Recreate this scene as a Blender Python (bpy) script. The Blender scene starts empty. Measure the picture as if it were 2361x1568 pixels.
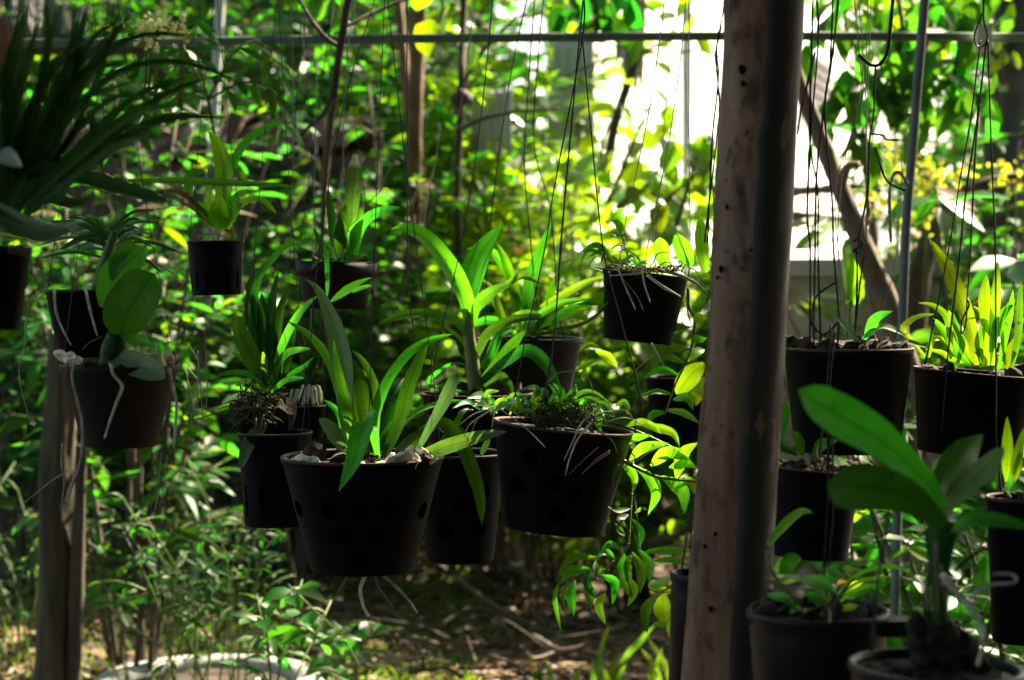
import bpy, bmesh, math, random
import numpy as np
from mathutils import Vector, Matrix, Quaternion

random.seed(7)
RNG = np.random.default_rng(11)
SC = bpy.context.scene
COL = SC.collection

# ------------------------------------------------------------------ camera, sky, sun, exposure
CAM_H = 1.1
F_U = 4427.0                                   # focal length measured in photo units (photo = 2361 x 1568 units)
PITCH = math.atan((784 - 622) / F_U)
cam_d = bpy.data.cameras.new('camera'); cam = bpy.data.objects.new('camera', cam_d); COL.objects.link(cam)
cam.location = (0, 0, CAM_H); cam.rotation_euler = (math.radians(90) - PITCH, 0, 0)
cam_d.sensor_width = 36; cam_d.lens = 36 * F_U / 2361; cam_d.clip_start = 0.05; cam_d.clip_end = 300
cam_d.dof.use_dof = True; cam_d.dof.focus_distance = 2.42; cam_d.dof.aperture_fstop = 6.3
SC.camera = cam

SUN = Vector((0.50, 0.55, 0.68)).normalized()   # towards the sun: high, from the right and behind the plants
world = bpy.data.worlds.new('World'); SC.world = world; world.use_nodes = True
wn = world.node_tree.nodes; wl = world.node_tree.links
sky = wn.new('ShaderNodeTexSky'); sky.sky_type = 'NISHITA'; sky.sun_disc = False
sky.dust_density = 2.5; sky.air_density = 1.0; sky.ozone_density = 0.6
sky.sun_elevation = math.asin(SUN.z); sky.sun_rotation = math.atan2(SUN.x, SUN.y)
wl.new(sky.outputs[0], wn['Background'].inputs[0]); wn['Background'].inputs[1].default_value = 0.065
sun_d = bpy.data.lights.new('sun', 'SUN'); sun = bpy.data.objects.new('sun', sun_d); COL.objects.link(sun)
sun_d.energy = 5.0; sun_d.angle = math.radians(0.55); sun_d.color = (1.0, 0.91, 0.74)
sun.rotation_euler = SUN.to_track_quat('Z', 'Y').to_euler(); sun.location = SUN * 20
SC.view_settings.view_transform = 'Standard'; SC.view_settings.look = 'None'
SC.view_settings.exposure = 2.6; SC.view_settings.gamma = 1.0; SC.view_settings.use_curve_mapping = False
if hasattr(SC.view_settings, 'use_white_balance'):
    SC.view_settings.use_white_balance = True; SC.view_settings.white_balance_temperature = 7250; SC.view_settings.white_balance_tint = 10
SC.render.engine = 'CYCLES'
SC.cycles.use_denoising = True; SC.cycles.denoiser = 'OPENIMAGEDENOISE'
SC.cycles.max_bounces = 6; SC.cycles.diffuse_bounces = 3; SC.cycles.glossy_bounces = 2; SC.cycles.transmission_bounces = 4
SC.cycles.sample_clamp_indirect = 6

# ------------------------------------------------------------------ helpers
FWD = Vector((0, math.cos(PITCH), -math.sin(PITCH))); UP = Vector((0, math.sin(PITCH), math.cos(PITCH))); RIGHT = Vector((1, 0, 0))
CAM = Vector((0, 0, CAM_H))
K = 1 / F_U
def P(u, v, d): return CAM + FWD * d + RIGHT * ((u - 1180.5) * K * d) - UP * ((v - 784) * K * d)
def ZU(k, x, y):                                # a reading in one of the twelve survey crops -> photo units
    i = 'abcdefghijkl'.index(k); ox = (i % 4) * 1000; oy = (0, 900, 1720)[i // 4]
    return (ox + x / 1.568) * 0.57642, (oy + y / 1.568) * 0.57642
def Z(k, x, y, d): return P(*ZU(k, x, y), d)
ZW = 0.57642 / 1.568 * K
def ground_z(x, y):
    return 0.05 * math.sin(x * 1.3 + y * .7) + 0.03 * math.sin(x * 3.1 - y * 2.3)

def link(o, parent=None):
    COL.objects.link(o)
    if parent is not None: o.parent = parent
    return o
def tag(o, label=None, cat=None, group=None, kind=None):
    if label: o['label'] = label
    if cat: o['category'] = cat
    if group: o['group'] = group
    if kind: o['kind'] = kind
    return o
def thing(name, loc, label, cat, group=None):
    o = bpy.data.objects.new(name, None); o.empty_display_size = .05
    link(o); o.location = loc
    bpy.context.view_layer.update() if False else None
    return tag(o, label, cat, group)
def mesh_obj(name, verts, faces, mat, parent=None, smooth=True, uv=None, origin=None):
    off = Vector(origin) if origin is not None else Vector((0, 0, 0))
    me = bpy.data.meshes.new(name); me.from_pydata([tuple(Vector(v) - off) for v in verts], [], faces)
    if smooth: me.polygons.foreach_set('use_smooth', [True] * len(me.polygons))
    if uv is not None:
        l = me.uv_layers.new(name='UVMap')
        vi = np.empty(len(me.loops), dtype=np.int32); me.loops.foreach_get('vertex_index', vi)
        l.data.foreach_set('uv', np.asarray(uv, dtype=np.float32)[vi].ravel())
    if mat: me.materials.append(mat)
    o = bpy.data.objects.new(name, me); link(o, parent)
    base = parent_origin(parent)
    o.location = off - base
    return o
def parent_origin(p):
    v = Vector((0, 0, 0))
    while p is not None: v += p.location; p = p.parent
    return v
def catmull(pts, n):
    pts = [Vector(p) for p in pts]
    if len(pts) == 2: return [pts[0].lerp(pts[1], i / n) for i in range(n + 1)]
    seg = [0]
    for a, b in zip(pts, pts[1:]): seg.append(seg[-1] + max((b - a).length, 1e-6))
    ext = [pts[0] * 2 - pts[1]] + pts + [pts[-1] * 2 - pts[-2]]
    out = []
    for i in range(n + 1):
        s = seg[-1] * i / n; j = 0
        while j < len(pts) - 2 and s > seg[j + 1]: j += 1
        t = (s - seg[j]) / (seg[j + 1] - seg[j]); p0, p1, p2, p3 = ext[j:j + 4]
        out.append(0.5 * ((2 * p1) + (p2 - p0) * t + (2 * p0 - 5 * p1 + 4 * p2 - p3) * t * t + (3 * p1 - p0 - 3 * p2 + p3) * t ** 3))
    return out
def tube_data(pts, radii, n=None, sides=7, wob=0.0, rnd=random):
    n = n or max(6, 4 * (len(pts) - 1)); path = catmull(pts, n)
    V, Fc = [], []
    prev = None
    for i, p in enumerate(path):
        t = (path[min(i + 1, n)] - path[max(i - 1, 0)]).normalized()
        a = t.cross(Vector((0.3, 1, 0.2)) if prev is None else prev.cross(t))
        if prev is not None: a = prev - t * prev.dot(t)
        if a.length < 1e-6: a = t.orthogonal()
        a.normalize(); b = t.cross(a); prev = a
        f = i / n * (len(radii) - 1); j = min(int(f), len(radii) - 2); r = radii[j] + (radii[j + 1] - radii[j]) * (f - j)
        for s in range(sides):
            g = 2 * math.pi * s / sides; rr = r * (1 + wob * (rnd.random() - .5))
            V.append(p + a * math.cos(g) * rr + b * math.sin(g) * rr)
    for i in range(n):
        for s in range(sides):
            s2 = (s + 1) % sides
            Fc.append((i * sides + s, i * sides + s2, (i + 1) * sides + s2, (i + 1) * sides + s))
    Fc.append(tuple(range(sides))[::-1]); Fc.append(tuple(n * sides + s for s in range(sides)))
    return V, Fc
def merge_data(list_):
    V, Fc = [], []
    for v, f in list_:
        k = len(V); V += v; Fc += [tuple(i + k for i in q) for q in f]
    return V, Fc
def tube(name, pts, radii, mat, parent=None, n=None, sides=7, wob=0.0):
    if not isinstance(radii, (list, tuple)): radii = [radii, radii]
    V, Fc = tube_data(pts, radii, n, sides, wob)
    return mesh_obj(name, V, Fc, mat, parent, origin=pts[0])
def box_data(c, s, rot=None):
    c = Vector(c); h = Vector(s) / 2; R = rot or Matrix.Identity(3)
    V = [c + R @ Vector((x * h.x, y * h.y, z * h.z)) for x in (-1, 1) for y in (-1, 1) for z in (-1, 1)]
    return V, [(0, 1, 3, 2), (4, 6, 7, 5), (0, 4, 5, 1), (2, 3, 7, 6), (0, 2, 6, 4), (1, 5, 7, 3)]
def box(name, c, s, mat, parent=None, rot=None):
    V, Fc = box_data(c, s, rot); return mesh_obj(name, V, Fc, mat, parent, smooth=False, origin=c)

# ------------------------------------------------------------------ materials
def new_mat(name):
    m = bpy.data.materials.new(name); m.use_nodes = True; nt = m.node_tree
    for n in list(nt.nodes): nt.nodes.remove(n)
    return m, nt.nodes, nt.links
def math_node(N, L, op, a, b=None):
    n = N.new('ShaderNodeMath'); n.operation = op
    for i, x in enumerate((a, b)):
        if x is None: continue
        if isinstance(x, (int, float)): n.inputs[i].default_value = x
        else: L.new(x, n.inputs[i])
    return n.outputs[0]
def leaf_mat(name, col, trans, tr=0.42, rough=0.42, vein=0.35, vary=0.5, spec=.4, tipcol=None):
    m, N, L = new_mat(name)
    out = N.new('ShaderNodeOutputMaterial'); pr = N.new('ShaderNodeBsdfPrincipled'); tl = N.new('ShaderNodeBsdfTranslucent')
    mix = N.new('ShaderNodeMixShader'); mix.inputs[0].default_value = tr
    geo = N.new('ShaderNodeNewGeometry'); oi = N.new('ShaderNodeObjectInfo'); uv = N.new('ShaderNodeUVMap'); sep = N.new('ShaderNodeSeparateXYZ')
    L.new(uv.outputs[0], sep.inputs[0])
    rnd = math_node(N, L, 'FRACT', math_node(N, L, 'ADD', geo.outputs['Random Per Island'], oi.outputs['Random']))
    # midrib and side veins
    mid = math_node(N, L, 'ABSOLUTE', math_node(N, L, 'SUBTRACT', sep.outputs[0], 0.5))
    rib = N.new('ShaderNodeMapRange'); L.new(mid, rib.inputs[0]); rib.inputs[1].default_value = 0.0; rib.inputs[2].default_value = 0.07; rib.inputs[3].default_value = 1; rib.inputs[4].default_value = 0
    mp = N.new('ShaderNodeMapping'); L.new(uv.outputs[0], mp.inputs[0]); mp.inputs[3].default_value = (26, 1.4, 1)
    vn = N.new('ShaderNodeTexNoise'); L.new(mp.outputs[0], vn.inputs[0]); vn.inputs['Scale'].default_value = 1.5; vn.inputs['Detail'].default_value = 3
    tc = N.new('ShaderNodeTexCoord'); bl = N.new('ShaderNodeTexNoise'); L.new(tc.outputs['Object'], bl.inputs[0]); bl.inputs['Scale'].default_value = 45; bl.inputs['Detail'].default_value = 4
    # brightness factor
    f = math_node(N, L, 'ADD', 1 - vary / 2, math_node(N, L, 'MULTIPLY', rnd, vary))
    f = math_node(N, L, 'MULTIPLY', f, math_node(N, L, 'ADD', 0.6, math_node(N, L, 'MULTIPLY', vn.outputs[0], 0.8)))
    f = math_node(N, L, 'MULTIPLY', f, math_node(N, L, 'ADD', 0.7, math_node(N, L, 'MULTIPLY', bl.outputs[0], 0.6)))
    f = math_node(N, L, 'MULTIPLY', f, math_node(N, L, 'SUBTRACT', 1.0, math_node(N, L, 'MULTIPLY', rib.outputs[0], vein)))
    sp = N.new('ShaderNodeTexNoise'); L.new(tc.outputs['Object'], sp.inputs[0]); sp.inputs['Scale'].default_value = 130; sp.inputs['Detail'].default_value = 2
    sr = N.new('ShaderNodeMapRange'); L.new(sp.outputs[0], sr.inputs[0]); sr.inputs[1].default_value = .68; sr.inputs[2].default_value = .74; sr.inputs[3].default_value = 1; sr.inputs[4].default_value = .45
    f = math_node(N, L, 'MULTIPLY', f, sr.outputs[0])
    def coloured(c):
        hs = N.new('ShaderNodeHueSaturation'); hs.inputs['Color'].default_value = (*c, 1)
        L.new(math_node(N, L, 'ADD', 0.475, math_node(N, L, 'MULTIPLY', rnd, 0.05)), hs.inputs['Hue']); L.new(f, hs.inputs['Value'])
        o = hs.outputs[0]
        if tipcol:
            r = N.new('ShaderNodeMapRange'); L.new(sep.outputs[1], r.inputs[0]); r.inputs[1].default_value = tipcol[1]; r.inputs[2].default_value = min(1, tipcol[1] + .06)
            mx = N.new('ShaderNodeMix'); mx.data_type = 'RGBA'; L.new(r.outputs[0], mx.inputs[0]); L.new(o, mx.inputs[6]); mx.inputs[7].default_value = (*tipcol[0], 1); o = mx.outputs[2]
        return o
    L.new(coloured(col), pr.inputs['Base Color']); L.new(coloured(trans), tl.inputs[0])
    pr.inputs['Roughness'].default_value = rough; pr.inputs['Specular IOR Level'].default_value = spec
    bp = N.new('ShaderNodeBump'); bp.inputs[0].default_value = 0.45; bp.inputs[1].default_value = 0.006; L.new(vn.outputs[0], bp.inputs[2]); L.new(bp.outputs[0], pr.inputs['Normal'])
    L.new(pr.outputs[0], mix.inputs[1]); L.new(tl.outputs[0], mix.inputs[2]); L.new(mix.outputs[0], out.inputs[0])
    return m
def solid(name, c1, c2, scale=8, rough=.7, bump=.3, bdist=.005, detail=6, stretch=(1, 1, 1), spec=.3, metal=0, spots=None):
    m, N, L = new_mat(name)
    out = N.new('ShaderNodeOutputMaterial'); pr = N.new('ShaderNodeBsdfPrincipled'); tc = N.new('ShaderNodeTexCoord'); mp = N.new('ShaderNodeMapping')
    mp.inputs[3].default_value = stretch; L.new(tc.outputs['Object'], mp.inputs[0])
    n = N.new('ShaderNodeTexNoise'); L.new(mp.outputs[0], n.inputs[0]); n.inputs['Scale'].default_value = scale; n.inputs['Detail'].default_value = detail; n.inputs['Roughness'].default_value = .65
    r = N.new('ShaderNodeValToRGB'); L.new(n.outputs[0], r.inputs[0]); r.color_ramp.elements[0].position = .35; r.color_ramp.elements[1].position = .68
    r.color_ramp.elements[0].color = (*c1, 1); r.color_ramp.elements[1].color = (*c2, 1)
    o = r.outputs[0]
    if spots:
        sn = N.new('ShaderNodeTexNoise'); L.new(tc.outputs['Object'], sn.inputs[0]); sn.inputs['Scale'].default_value = spots[1]; sn.inputs['Detail'].default_value = 2
        sr = N.new('ShaderNodeMapRange'); L.new(sn.outputs[0], sr.inputs[0]); sr.inputs[1].default_value = spots[2]; sr.inputs[2].default_value = spots[2] + .04
        mx = N.new('ShaderNodeMix'); mx.data_type = 'RGBA'; L.new(sr.outputs[0], mx.inputs[0]); L.new(o, mx.inputs[6]); mx.inputs[7].default_value = (*spots[0], 1); o = mx.outputs[2]
    L.new(o, pr.inputs['Base Color']); pr.inputs['Roughness'].default_value = rough; pr.inputs['Specular IOR Level'].default_value = spec; pr.inputs['Metallic'].default_value = metal
    bp = N.new('ShaderNodeBump'); bp.inputs[0].default_value = bump; bp.inputs[1].default_value = bdist; L.new(n.outputs[0], bp.inputs[2]); L.new(bp.outputs[0], pr.inputs['Normal'])
    L.new(pr.outputs[0], out.inputs[0]); return m

M = {}
M['leaf'] = leaf_mat('orchid leaf', (.031, .150, .014), (.100, .44, .014), .42, .34)
M['leafdark'] = leaf_mat('dark orchid leaf', (.015, .070, .008), (.038, .19, .006), .32, .48, spec=.2)
M['leafpale'] = leaf_mat('pale sky sheen leaf', (.105, .165, .075), (.10, .24, .03), .25, .45)  # grey sky sheen put into the base colour
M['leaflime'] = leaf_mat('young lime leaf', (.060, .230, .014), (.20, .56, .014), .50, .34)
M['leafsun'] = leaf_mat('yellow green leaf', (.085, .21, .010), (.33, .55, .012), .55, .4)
M['leaftip'] = leaf_mat('leaf with orange tip', (.04, .12, .012), (.12, .30, .015), .4, .38, tipcol=((.55, .22, .02), .955))
M['leafwhitetip'] = leaf_mat('leaf with dry white tip', (.03, .11, .02), (.08, .25, .02), .35, .4, tipcol=((.42, .42, .30), .87))
M['leafdry'] = leaf_mat('dry brown leaf', (.15, .075, .03), (.20, .09, .025), .35, .6)
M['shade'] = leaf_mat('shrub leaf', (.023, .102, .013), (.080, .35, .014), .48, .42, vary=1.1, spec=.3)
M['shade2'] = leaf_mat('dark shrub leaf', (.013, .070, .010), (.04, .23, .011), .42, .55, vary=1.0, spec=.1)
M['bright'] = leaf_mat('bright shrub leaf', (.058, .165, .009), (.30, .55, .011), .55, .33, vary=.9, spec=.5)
M['canopy'] = leaf_mat('tree canopy leaf', (.014, .045, .008), (.03, .09, .006), .28, .5, vary=.6, spec=.15)
M['flower'] = leaf_mat('yellow flower', (.58, .60, .05), (.62, .66, .05), .4, .6)
M['cream'] = leaf_mat('cream flower', (.85, .82, .36), (.8, .76, .3), .3, .6)
M['litter'] = leaf_mat('fallen leaf', (.22, .14, .075), (.20, .11, .04), .2, .6, vary=.9)
M['grass'] = leaf_mat('grass blade', (.055, .13, .015), (.20, .36, .02), .45, .45)
M['stem'] = solid('green stem', (.05, .09, .02), (.10, .15, .035), 60, .5)
M['cane'] = solid('orchid cane', (.10, .16, .03), (.16, .19, .06), 40, .45)
M['twig'] = solid('twig bark', (.045, .034, .024), (.12, .09, .06), 30, .8, stretch=(1, 1, .3))
M['paletwig'] = solid('pale twig', (.14, .11, .08), (.30, .25, .19), 30, .8)
M['root'] = solid('white aerial root', (.26, .29, .18), (.72, .72, .62), 75, .6)
M['rootgreen'] = solid('green aerial root', (.13, .20, .08), (.44, .48, .36), 75, .6)
M['rootbrown'] = solid('brown old root', (.11, .065, .045), (.20, .13, .09), 60, .7)
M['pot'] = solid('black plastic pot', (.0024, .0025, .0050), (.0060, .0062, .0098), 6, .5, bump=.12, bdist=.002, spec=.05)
M['rim'] = solid('dusty pot rim', (.05, .026, .019), (.10, .055, .04), 30, .75)
M['tub'] = solid('grey black plastic tub', (.006, .007, .008), (.011, .012, .014), 14, .45, bump=.1, bdist=.002, spec=.2)
M['potbrown'] = solid('dark brown clay pot', (.0050, .0038, .0044), (.011, .0075, .008), 14, .65, bump=.2)
M['mix'] = solid('potting bark', (.008, .006, .0045), (.03, .021, .015), 70, .9, bump=.9, bdist=.01)
M['barkchip'] = solid('bark chip', (.022, .016, .012), (.075, .055, .04), 40, .9, bump=.8)
M['husk'] = solid('white husk chunk', (.50, .43, .27), (.72, .68, .54), 30, .8)
M['foam'] = solid('white styrofoam chunk', (.78, .73, .56), (.88, .84, .70), 40, .7)
M['moss'] = solid('moss', (.035, .045, .012), (.10, .11, .03), 60, .9)
M['wire'] = solid('blackened wire', (.012, .012, .013), (.03, .028, .026), 80, .5, metal=.3)
M['galv'] = solid('galvanised wire', (.12, .14, .12), (.24, .27, .24), 80, .45, metal=.3)
def log_mat():
    m, N, L = new_mat('weathered log post')
    out = N.new('ShaderNodeOutputMaterial'); pr = N.new('ShaderNodeBsdfPrincipled'); tc = N.new('ShaderNodeTexCoord')
    def noise(scale, detail, st=(1, 1, 1), rough=.6):
        mp = N.new('ShaderNodeMapping'); mp.inputs[3].default_value = st; L.new(tc.outputs['Object'], mp.inputs[0])
        n = N.new('ShaderNodeTexNoise'); L.new(mp.outputs[0], n.inputs[0]); n.inputs['Scale'].default_value = scale; n.inputs['Detail'].default_value = detail; n.inputs['Roughness'].default_value = rough; return n.outputs[0]
    def rng_(x, a, b): r_ = N.new('ShaderNodeMapRange'); L.new(x, r_.inputs[0]); r_.inputs[1].default_value = a; r_.inputs[2].default_value = b; return r_.outputs[0]
    def mix(fac, a, c):
        mx = N.new('ShaderNodeMix'); mx.data_type = 'RGBA'; L.new(fac, mx.inputs[0]); L.new(a, mx.inputs[6]) if not isinstance(a, tuple) else setattr(mx.inputs[6], 'default_value', (*a, 1)); mx.inputs[7].default_value = (*c, 1); return mx.outputs[2]
    grain = noise(34, 6, (1, 1, .08)); c = mix(rng_(grain, .35, .65), (.125, .078, .047), (.29, .185, .115))
    c = mix(rng_(noise(9, 5, (1, 1, .35)), .50, .62), c, (.28, .21, .15))          # greyer, peeled patches
    c = mix(rng_(noise(14, 6, (1, 1, .4)), .57, .66), c, (.05, .030, .021))        # dark stains
    c = mix(rng_(noise(48, 4, (1, 1, .6)), .52, .64), c, (.085, .052, .032))
    pits = rng_(noise(62, 2),   .70, .73); c = mix(pits, c, (.008, .006, .005))
    crack = rng_(noise(20, 3, (1.6, 1.6, .03)), .66, .69); c = mix(crack, c, (.015, .010, .008))
    L.new(c, pr.inputs['Base Color']); pr.inputs['Roughness'].default_value = .8; pr.inputs['Specular IOR Level'].default_value = .2
    h = math_node(N, L, 'SUBTRACT', grain, math_node(N, L, 'ADD', pits, crack)); bp = N.new('ShaderNodeBump'); bp.inputs[0].default_value = .7; bp.inputs[1].default_value = .004; L.new(h, bp.inputs[2]); L.new(bp.outputs[0], pr.inputs['Normal'])
    L.new(pr.outputs[0], out.inputs[0]); return m
M['log'] = log_mat()
M['wood'] = solid('grey brown timber', (.035, .027, .017), (.085, .065, .043), 14, .8, bump=.5, stretch=(1, 1, .15))
M['oldwood'] = solid('old grey green timber', (.030, .027, .015), (.115, .095, .060), 24, .9, bump=.9, bdist=.01, detail=9, stretch=(1, 1, .1), spots=((.05, .075, .03), 9, .60))
M['oldtan'] = solid('dry tan branch', (.10, .075, .05), (.24, .185, .125), 20, .85, bump=.7, bdist=.01, detail=8, stretch=(1, 1, .4))
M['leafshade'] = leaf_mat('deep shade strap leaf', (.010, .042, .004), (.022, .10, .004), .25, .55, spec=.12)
M['bark'] = solid('tree bark', (.10, .060, .034), (.21, .13, .078), 22, .85, bump=.8, bdist=.012, stretch=(1, 1, .5))
M['darkbark'] = solid('dark tree bark', (.04, .030, .024), (.11, .082, .062), 22, .85, bump=.8, bdist=.012, stretch=(1, 1, .5))
M['pipe'] = solid('green painted pipe', (.085, .145, .105), (.15, .22, .16), 12, .42, bump=.15, spots=((.16, .16, .15), 9, .62))
M['greypipe'] = solid('grey green pole', (.10, .13, .125), (.17, .21, .20), 12, .5, bump=.15)
M['white'] = solid('white painted wall', (.74, .74, .70), (.82, .82, .79), 2.5, .8, bump=.1)
M['palegrey'] = solid('pale grey metal', (.42, .42, .43), (.56, .56, .57), 5, .6, bump=.1)
M['oldwall'] = solid('old mossy garden wall', (.035, .034, .022), (.12, .10, .075), 12, .95, bump=.6)
M['palecon'] = solid('pale limed concrete', (.24, .25, .23), (.48, .49, .46), 12, .9, bump=.5)
M['concrete'] = solid('mossy concrete', (.26, .25, .21), (.52, .50, .45), 14, .9, bump=.5)
M['yard'] = solid('pale sunlit concrete yard', (.40, .39, .36), (.54, .53, .50), 3, .9)
M['beige'] = solid('stained beige cloth', (.30, .24, .20), (.55, .50, .44), 9, .9)
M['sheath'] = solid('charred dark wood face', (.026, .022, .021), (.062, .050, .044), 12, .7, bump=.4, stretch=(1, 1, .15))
M['rooftile'] = solid('grey roof tile', (.06, .055, .06), (.13, .12, .125), 10, .85, bump=.5)
M['clay'] = solid('clay coping tile', (.075, .04, .038), (.16, .09, .078), 14, .8, bump=.4)
M['soil'] = solid('dark soil', (.020, .014, .010), (.075, .052, .036), 9, .95, bump=1.0, bdist=.03, detail=10)
M['cloth'] = solid('rust red cord', (.20, .06, .035), (.34, .13, .08), 50, .8)

# ------------------------------------------------------------------ leaf shapes
PROF = {
 'strap': [(0, .42), (.15, .72), (.4, 1), (.68, .92), (.86, .62), (.95, .32), (1, .02)],
 'lance': [(0, .14), (.2, .68), (.45, 1), (.7, .74), (.9, .3), (1, .02)],
 'ovate': [(0, .22), (.15, .6), (.4, .95), (.6, 1), (.8, .8), (.92, .5), (.98, .22), (1, .03)],
 'paddle': [(0, .22), (.2, .5), (.5, .88), (.72, 1), (.88, .84), (.96, .5), (1, .05)],
 'round': [(0, .35), (.12, .7), (.35, .98), (.55, 1), (.78, .9), (.9, .68), (.97, .36), (1, .04)],
 'fold': [(0, .22), (.18, .5), (.34, 1), (.55, 1), (.75, .75), (.9, .4), (1, .03)],
}
def leaf_geo(path, W, prof, nrm, fold=.18, nseg=16, across=4, camber=.0, wave=0.03):
    pts = catmull(path, nseg); pf = PROF[prof]; xs = [a for a, _ in pf]; ys = [b for _, b in pf]
    V, UVs, Fc = [], [], []; ph = random.random() * 6
    for i, p in enumerate(pts):
        t = (pts[min(i + 1, nseg)] - pts[max(i - 1, 0)]).normalized()
        s = t.cross(nrm)
        if s.length < 1e-4: s = RIGHT.copy()
        s.normalize(); nn = s.cross(t).normalized()
        h = W * .5 * float(np.interp(i / nseg, xs, ys))
        for j in range(across + 1):
            a = j / across * 2 - 1
            lift = fold * abs(a) * h * 1.2 + wave * W * math.sin(i / nseg * 9 + ph + a * 1.5) * abs(a)
            V.append(p + s * (a * h) + nn * lift); UVs.append((j / across, i / nseg))
    c = across + 1
    for i in range(nseg):
        for j in range(across): Fc.append((i * c + j, i * c + j + 1, (i + 1) * c + j + 1, (i + 1) * c + j))
    return V, Fc, UVs
def leaf(root, k, pts, w, d, dd=0.0, prof='strap', mat='leaf', tilt=(0.0, 0.35), fold=.18, name='leaf', label=None):
    n = len(pts); wp = [Z(k, x, y, d + dd * i / (n - 1)) for i, (x, y) in enumerate(pts)]
    tx = tilt[0] + random.uniform(-.2, .2); tz = tilt[1] + random.uniform(-.15, .15)
    nrm = (-FWD + RIGHT * tx + UP * tz).normalized()
    V, Fc, uv = leaf_geo(wp, w * ZW * d, prof, nrm, fold)
    o = mesh_obj(name, V, Fc, M[mat], root, uv=uv, origin=wp[0])
    if label: o['label'] = label
    return o
def leaves(root, d, rows):
    for r in rows:
        r = list(r); k, pts, w = r[:3]; kw = r[3] if len(r) > 3 else {}
        leaf(root, k, pts, w, kw.pop('d', d), **kw)
def strand(root, k, pts, w, d, mat='root', name='root', dd=0.0, taper=.45, wob=.25, jitter=0.0):
    n = len(pts); wp = [Z(k, x + random.uniform(-jitter, jitter), y, d + dd * i / max(1, n - 1)) for i, (x, y) in enumerate(pts)]
    r = w * ZW * d / 2
    return tube(name, wp, [r, r * .95, r * taper], M[mat], root, n=max(8, 6 * (n - 1)), sides=6, wob=wob)

# ------------------------------------------------------------------ pots
def lathe_data(profile, seg=40):
    V, Fc = [], []
    for r, z in profile:
        for s in range(seg):
            a = 2 * math.pi * s / seg; V.append(Vector((r * math.cos(a), r * math.sin(a), z)))
    m = len(profile)
    for i in range(m - 1):
        for s in range(seg):
            s2 = (s + 1) % seg; Fc.append((i * seg + s, i * seg + s2, (i + 1) * seg + s2, (i + 1) * seg + s))
    return V, Fc
def closed_lathe(name, profile, mat, parent, seg=40):
    V, Fc = lathe_data(profile, seg); m = len(profile)
    for s in range(seg):
        s2 = (s + 1) % seg; Fc.append(((m - 1) * seg + s, (m - 1) * seg + s2, s2, s))
    me = bpy.data.meshes.new(name); me.from_pydata(V, [], Fc); me.materials.append(mat)
    bm = bmesh.new(); bm.from_mesh(me); bmesh.ops.recalc_face_normals(bm, faces=bm.faces); bm.to_mesh(me); bm.free()
    me.polygons.foreach_set('use_smooth', [seg < 70] * len(me.polygons))
    o = bpy.data.objects.new(name, me); link(o, parent); return o
def cut(o, shapes):
    V, Fc = merge_data(shapes)
    me = bpy.data.meshes.new('cutter'); me.from_pydata(V, [], Fc)
    bm = bmesh.new(); bm.from_mesh(me); bmesh.ops.recalc_face_normals(bm, faces=bm.faces); bm.to_mesh(me); bm.free()
    c = bpy.data.objects.new('cutter', me); COL.objects.link(c); c.matrix_world = parent_matrix(o)
    md = o.modifiers.new('cut', 'BOOLEAN'); md.object = c; md.operation = 'DIFFERENCE'; md.solver = 'EXACT'
    bpy.context.view_layer.update(); dg = bpy.context.evaluated_depsgraph_get()
    new = bpy.data.meshes.new_from_object(o.evaluated_get(dg)); o.modifiers.clear(); o.data = new
    bpy.data.objects.remove(c); bpy.data.meshes.remove(me)
def parent_matrix(o):
    bpy.context.view_layer.update(); return o.matrix_world.copy()
def chunk(name, c, r, mat, parent, squash=(1, 1, .6), seed=0):
    rr = random.Random(seed); bm = bmesh.new(); bmesh.ops.create_icosphere(bm, subdivisions=2, radius=r)
    o3 = Vector((rr.random() * 9, rr.random() * 9, rr.random() * 9))
    from mathutils import noise
    for v in bm.verts:
        n = noise.noise(v.co / r * 1.3 + o3); v.co *= 1 + .55 * n
        v.co = Vector((v.co.x * squash[0], v.co.y * squash[1], v.co.z * squash[2]))
    me = bpy.data.meshes.new(name); bm.to_mesh(me); bm.free(); me.materials.append(mat)
    o = bpy.data.objects.new(name, me); link(o, parent); o.location = Vector(c) - parent_origin(parent)
    o.rotation_euler = (rr.random(), rr.random(), rr.random() * 6); return o
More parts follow.
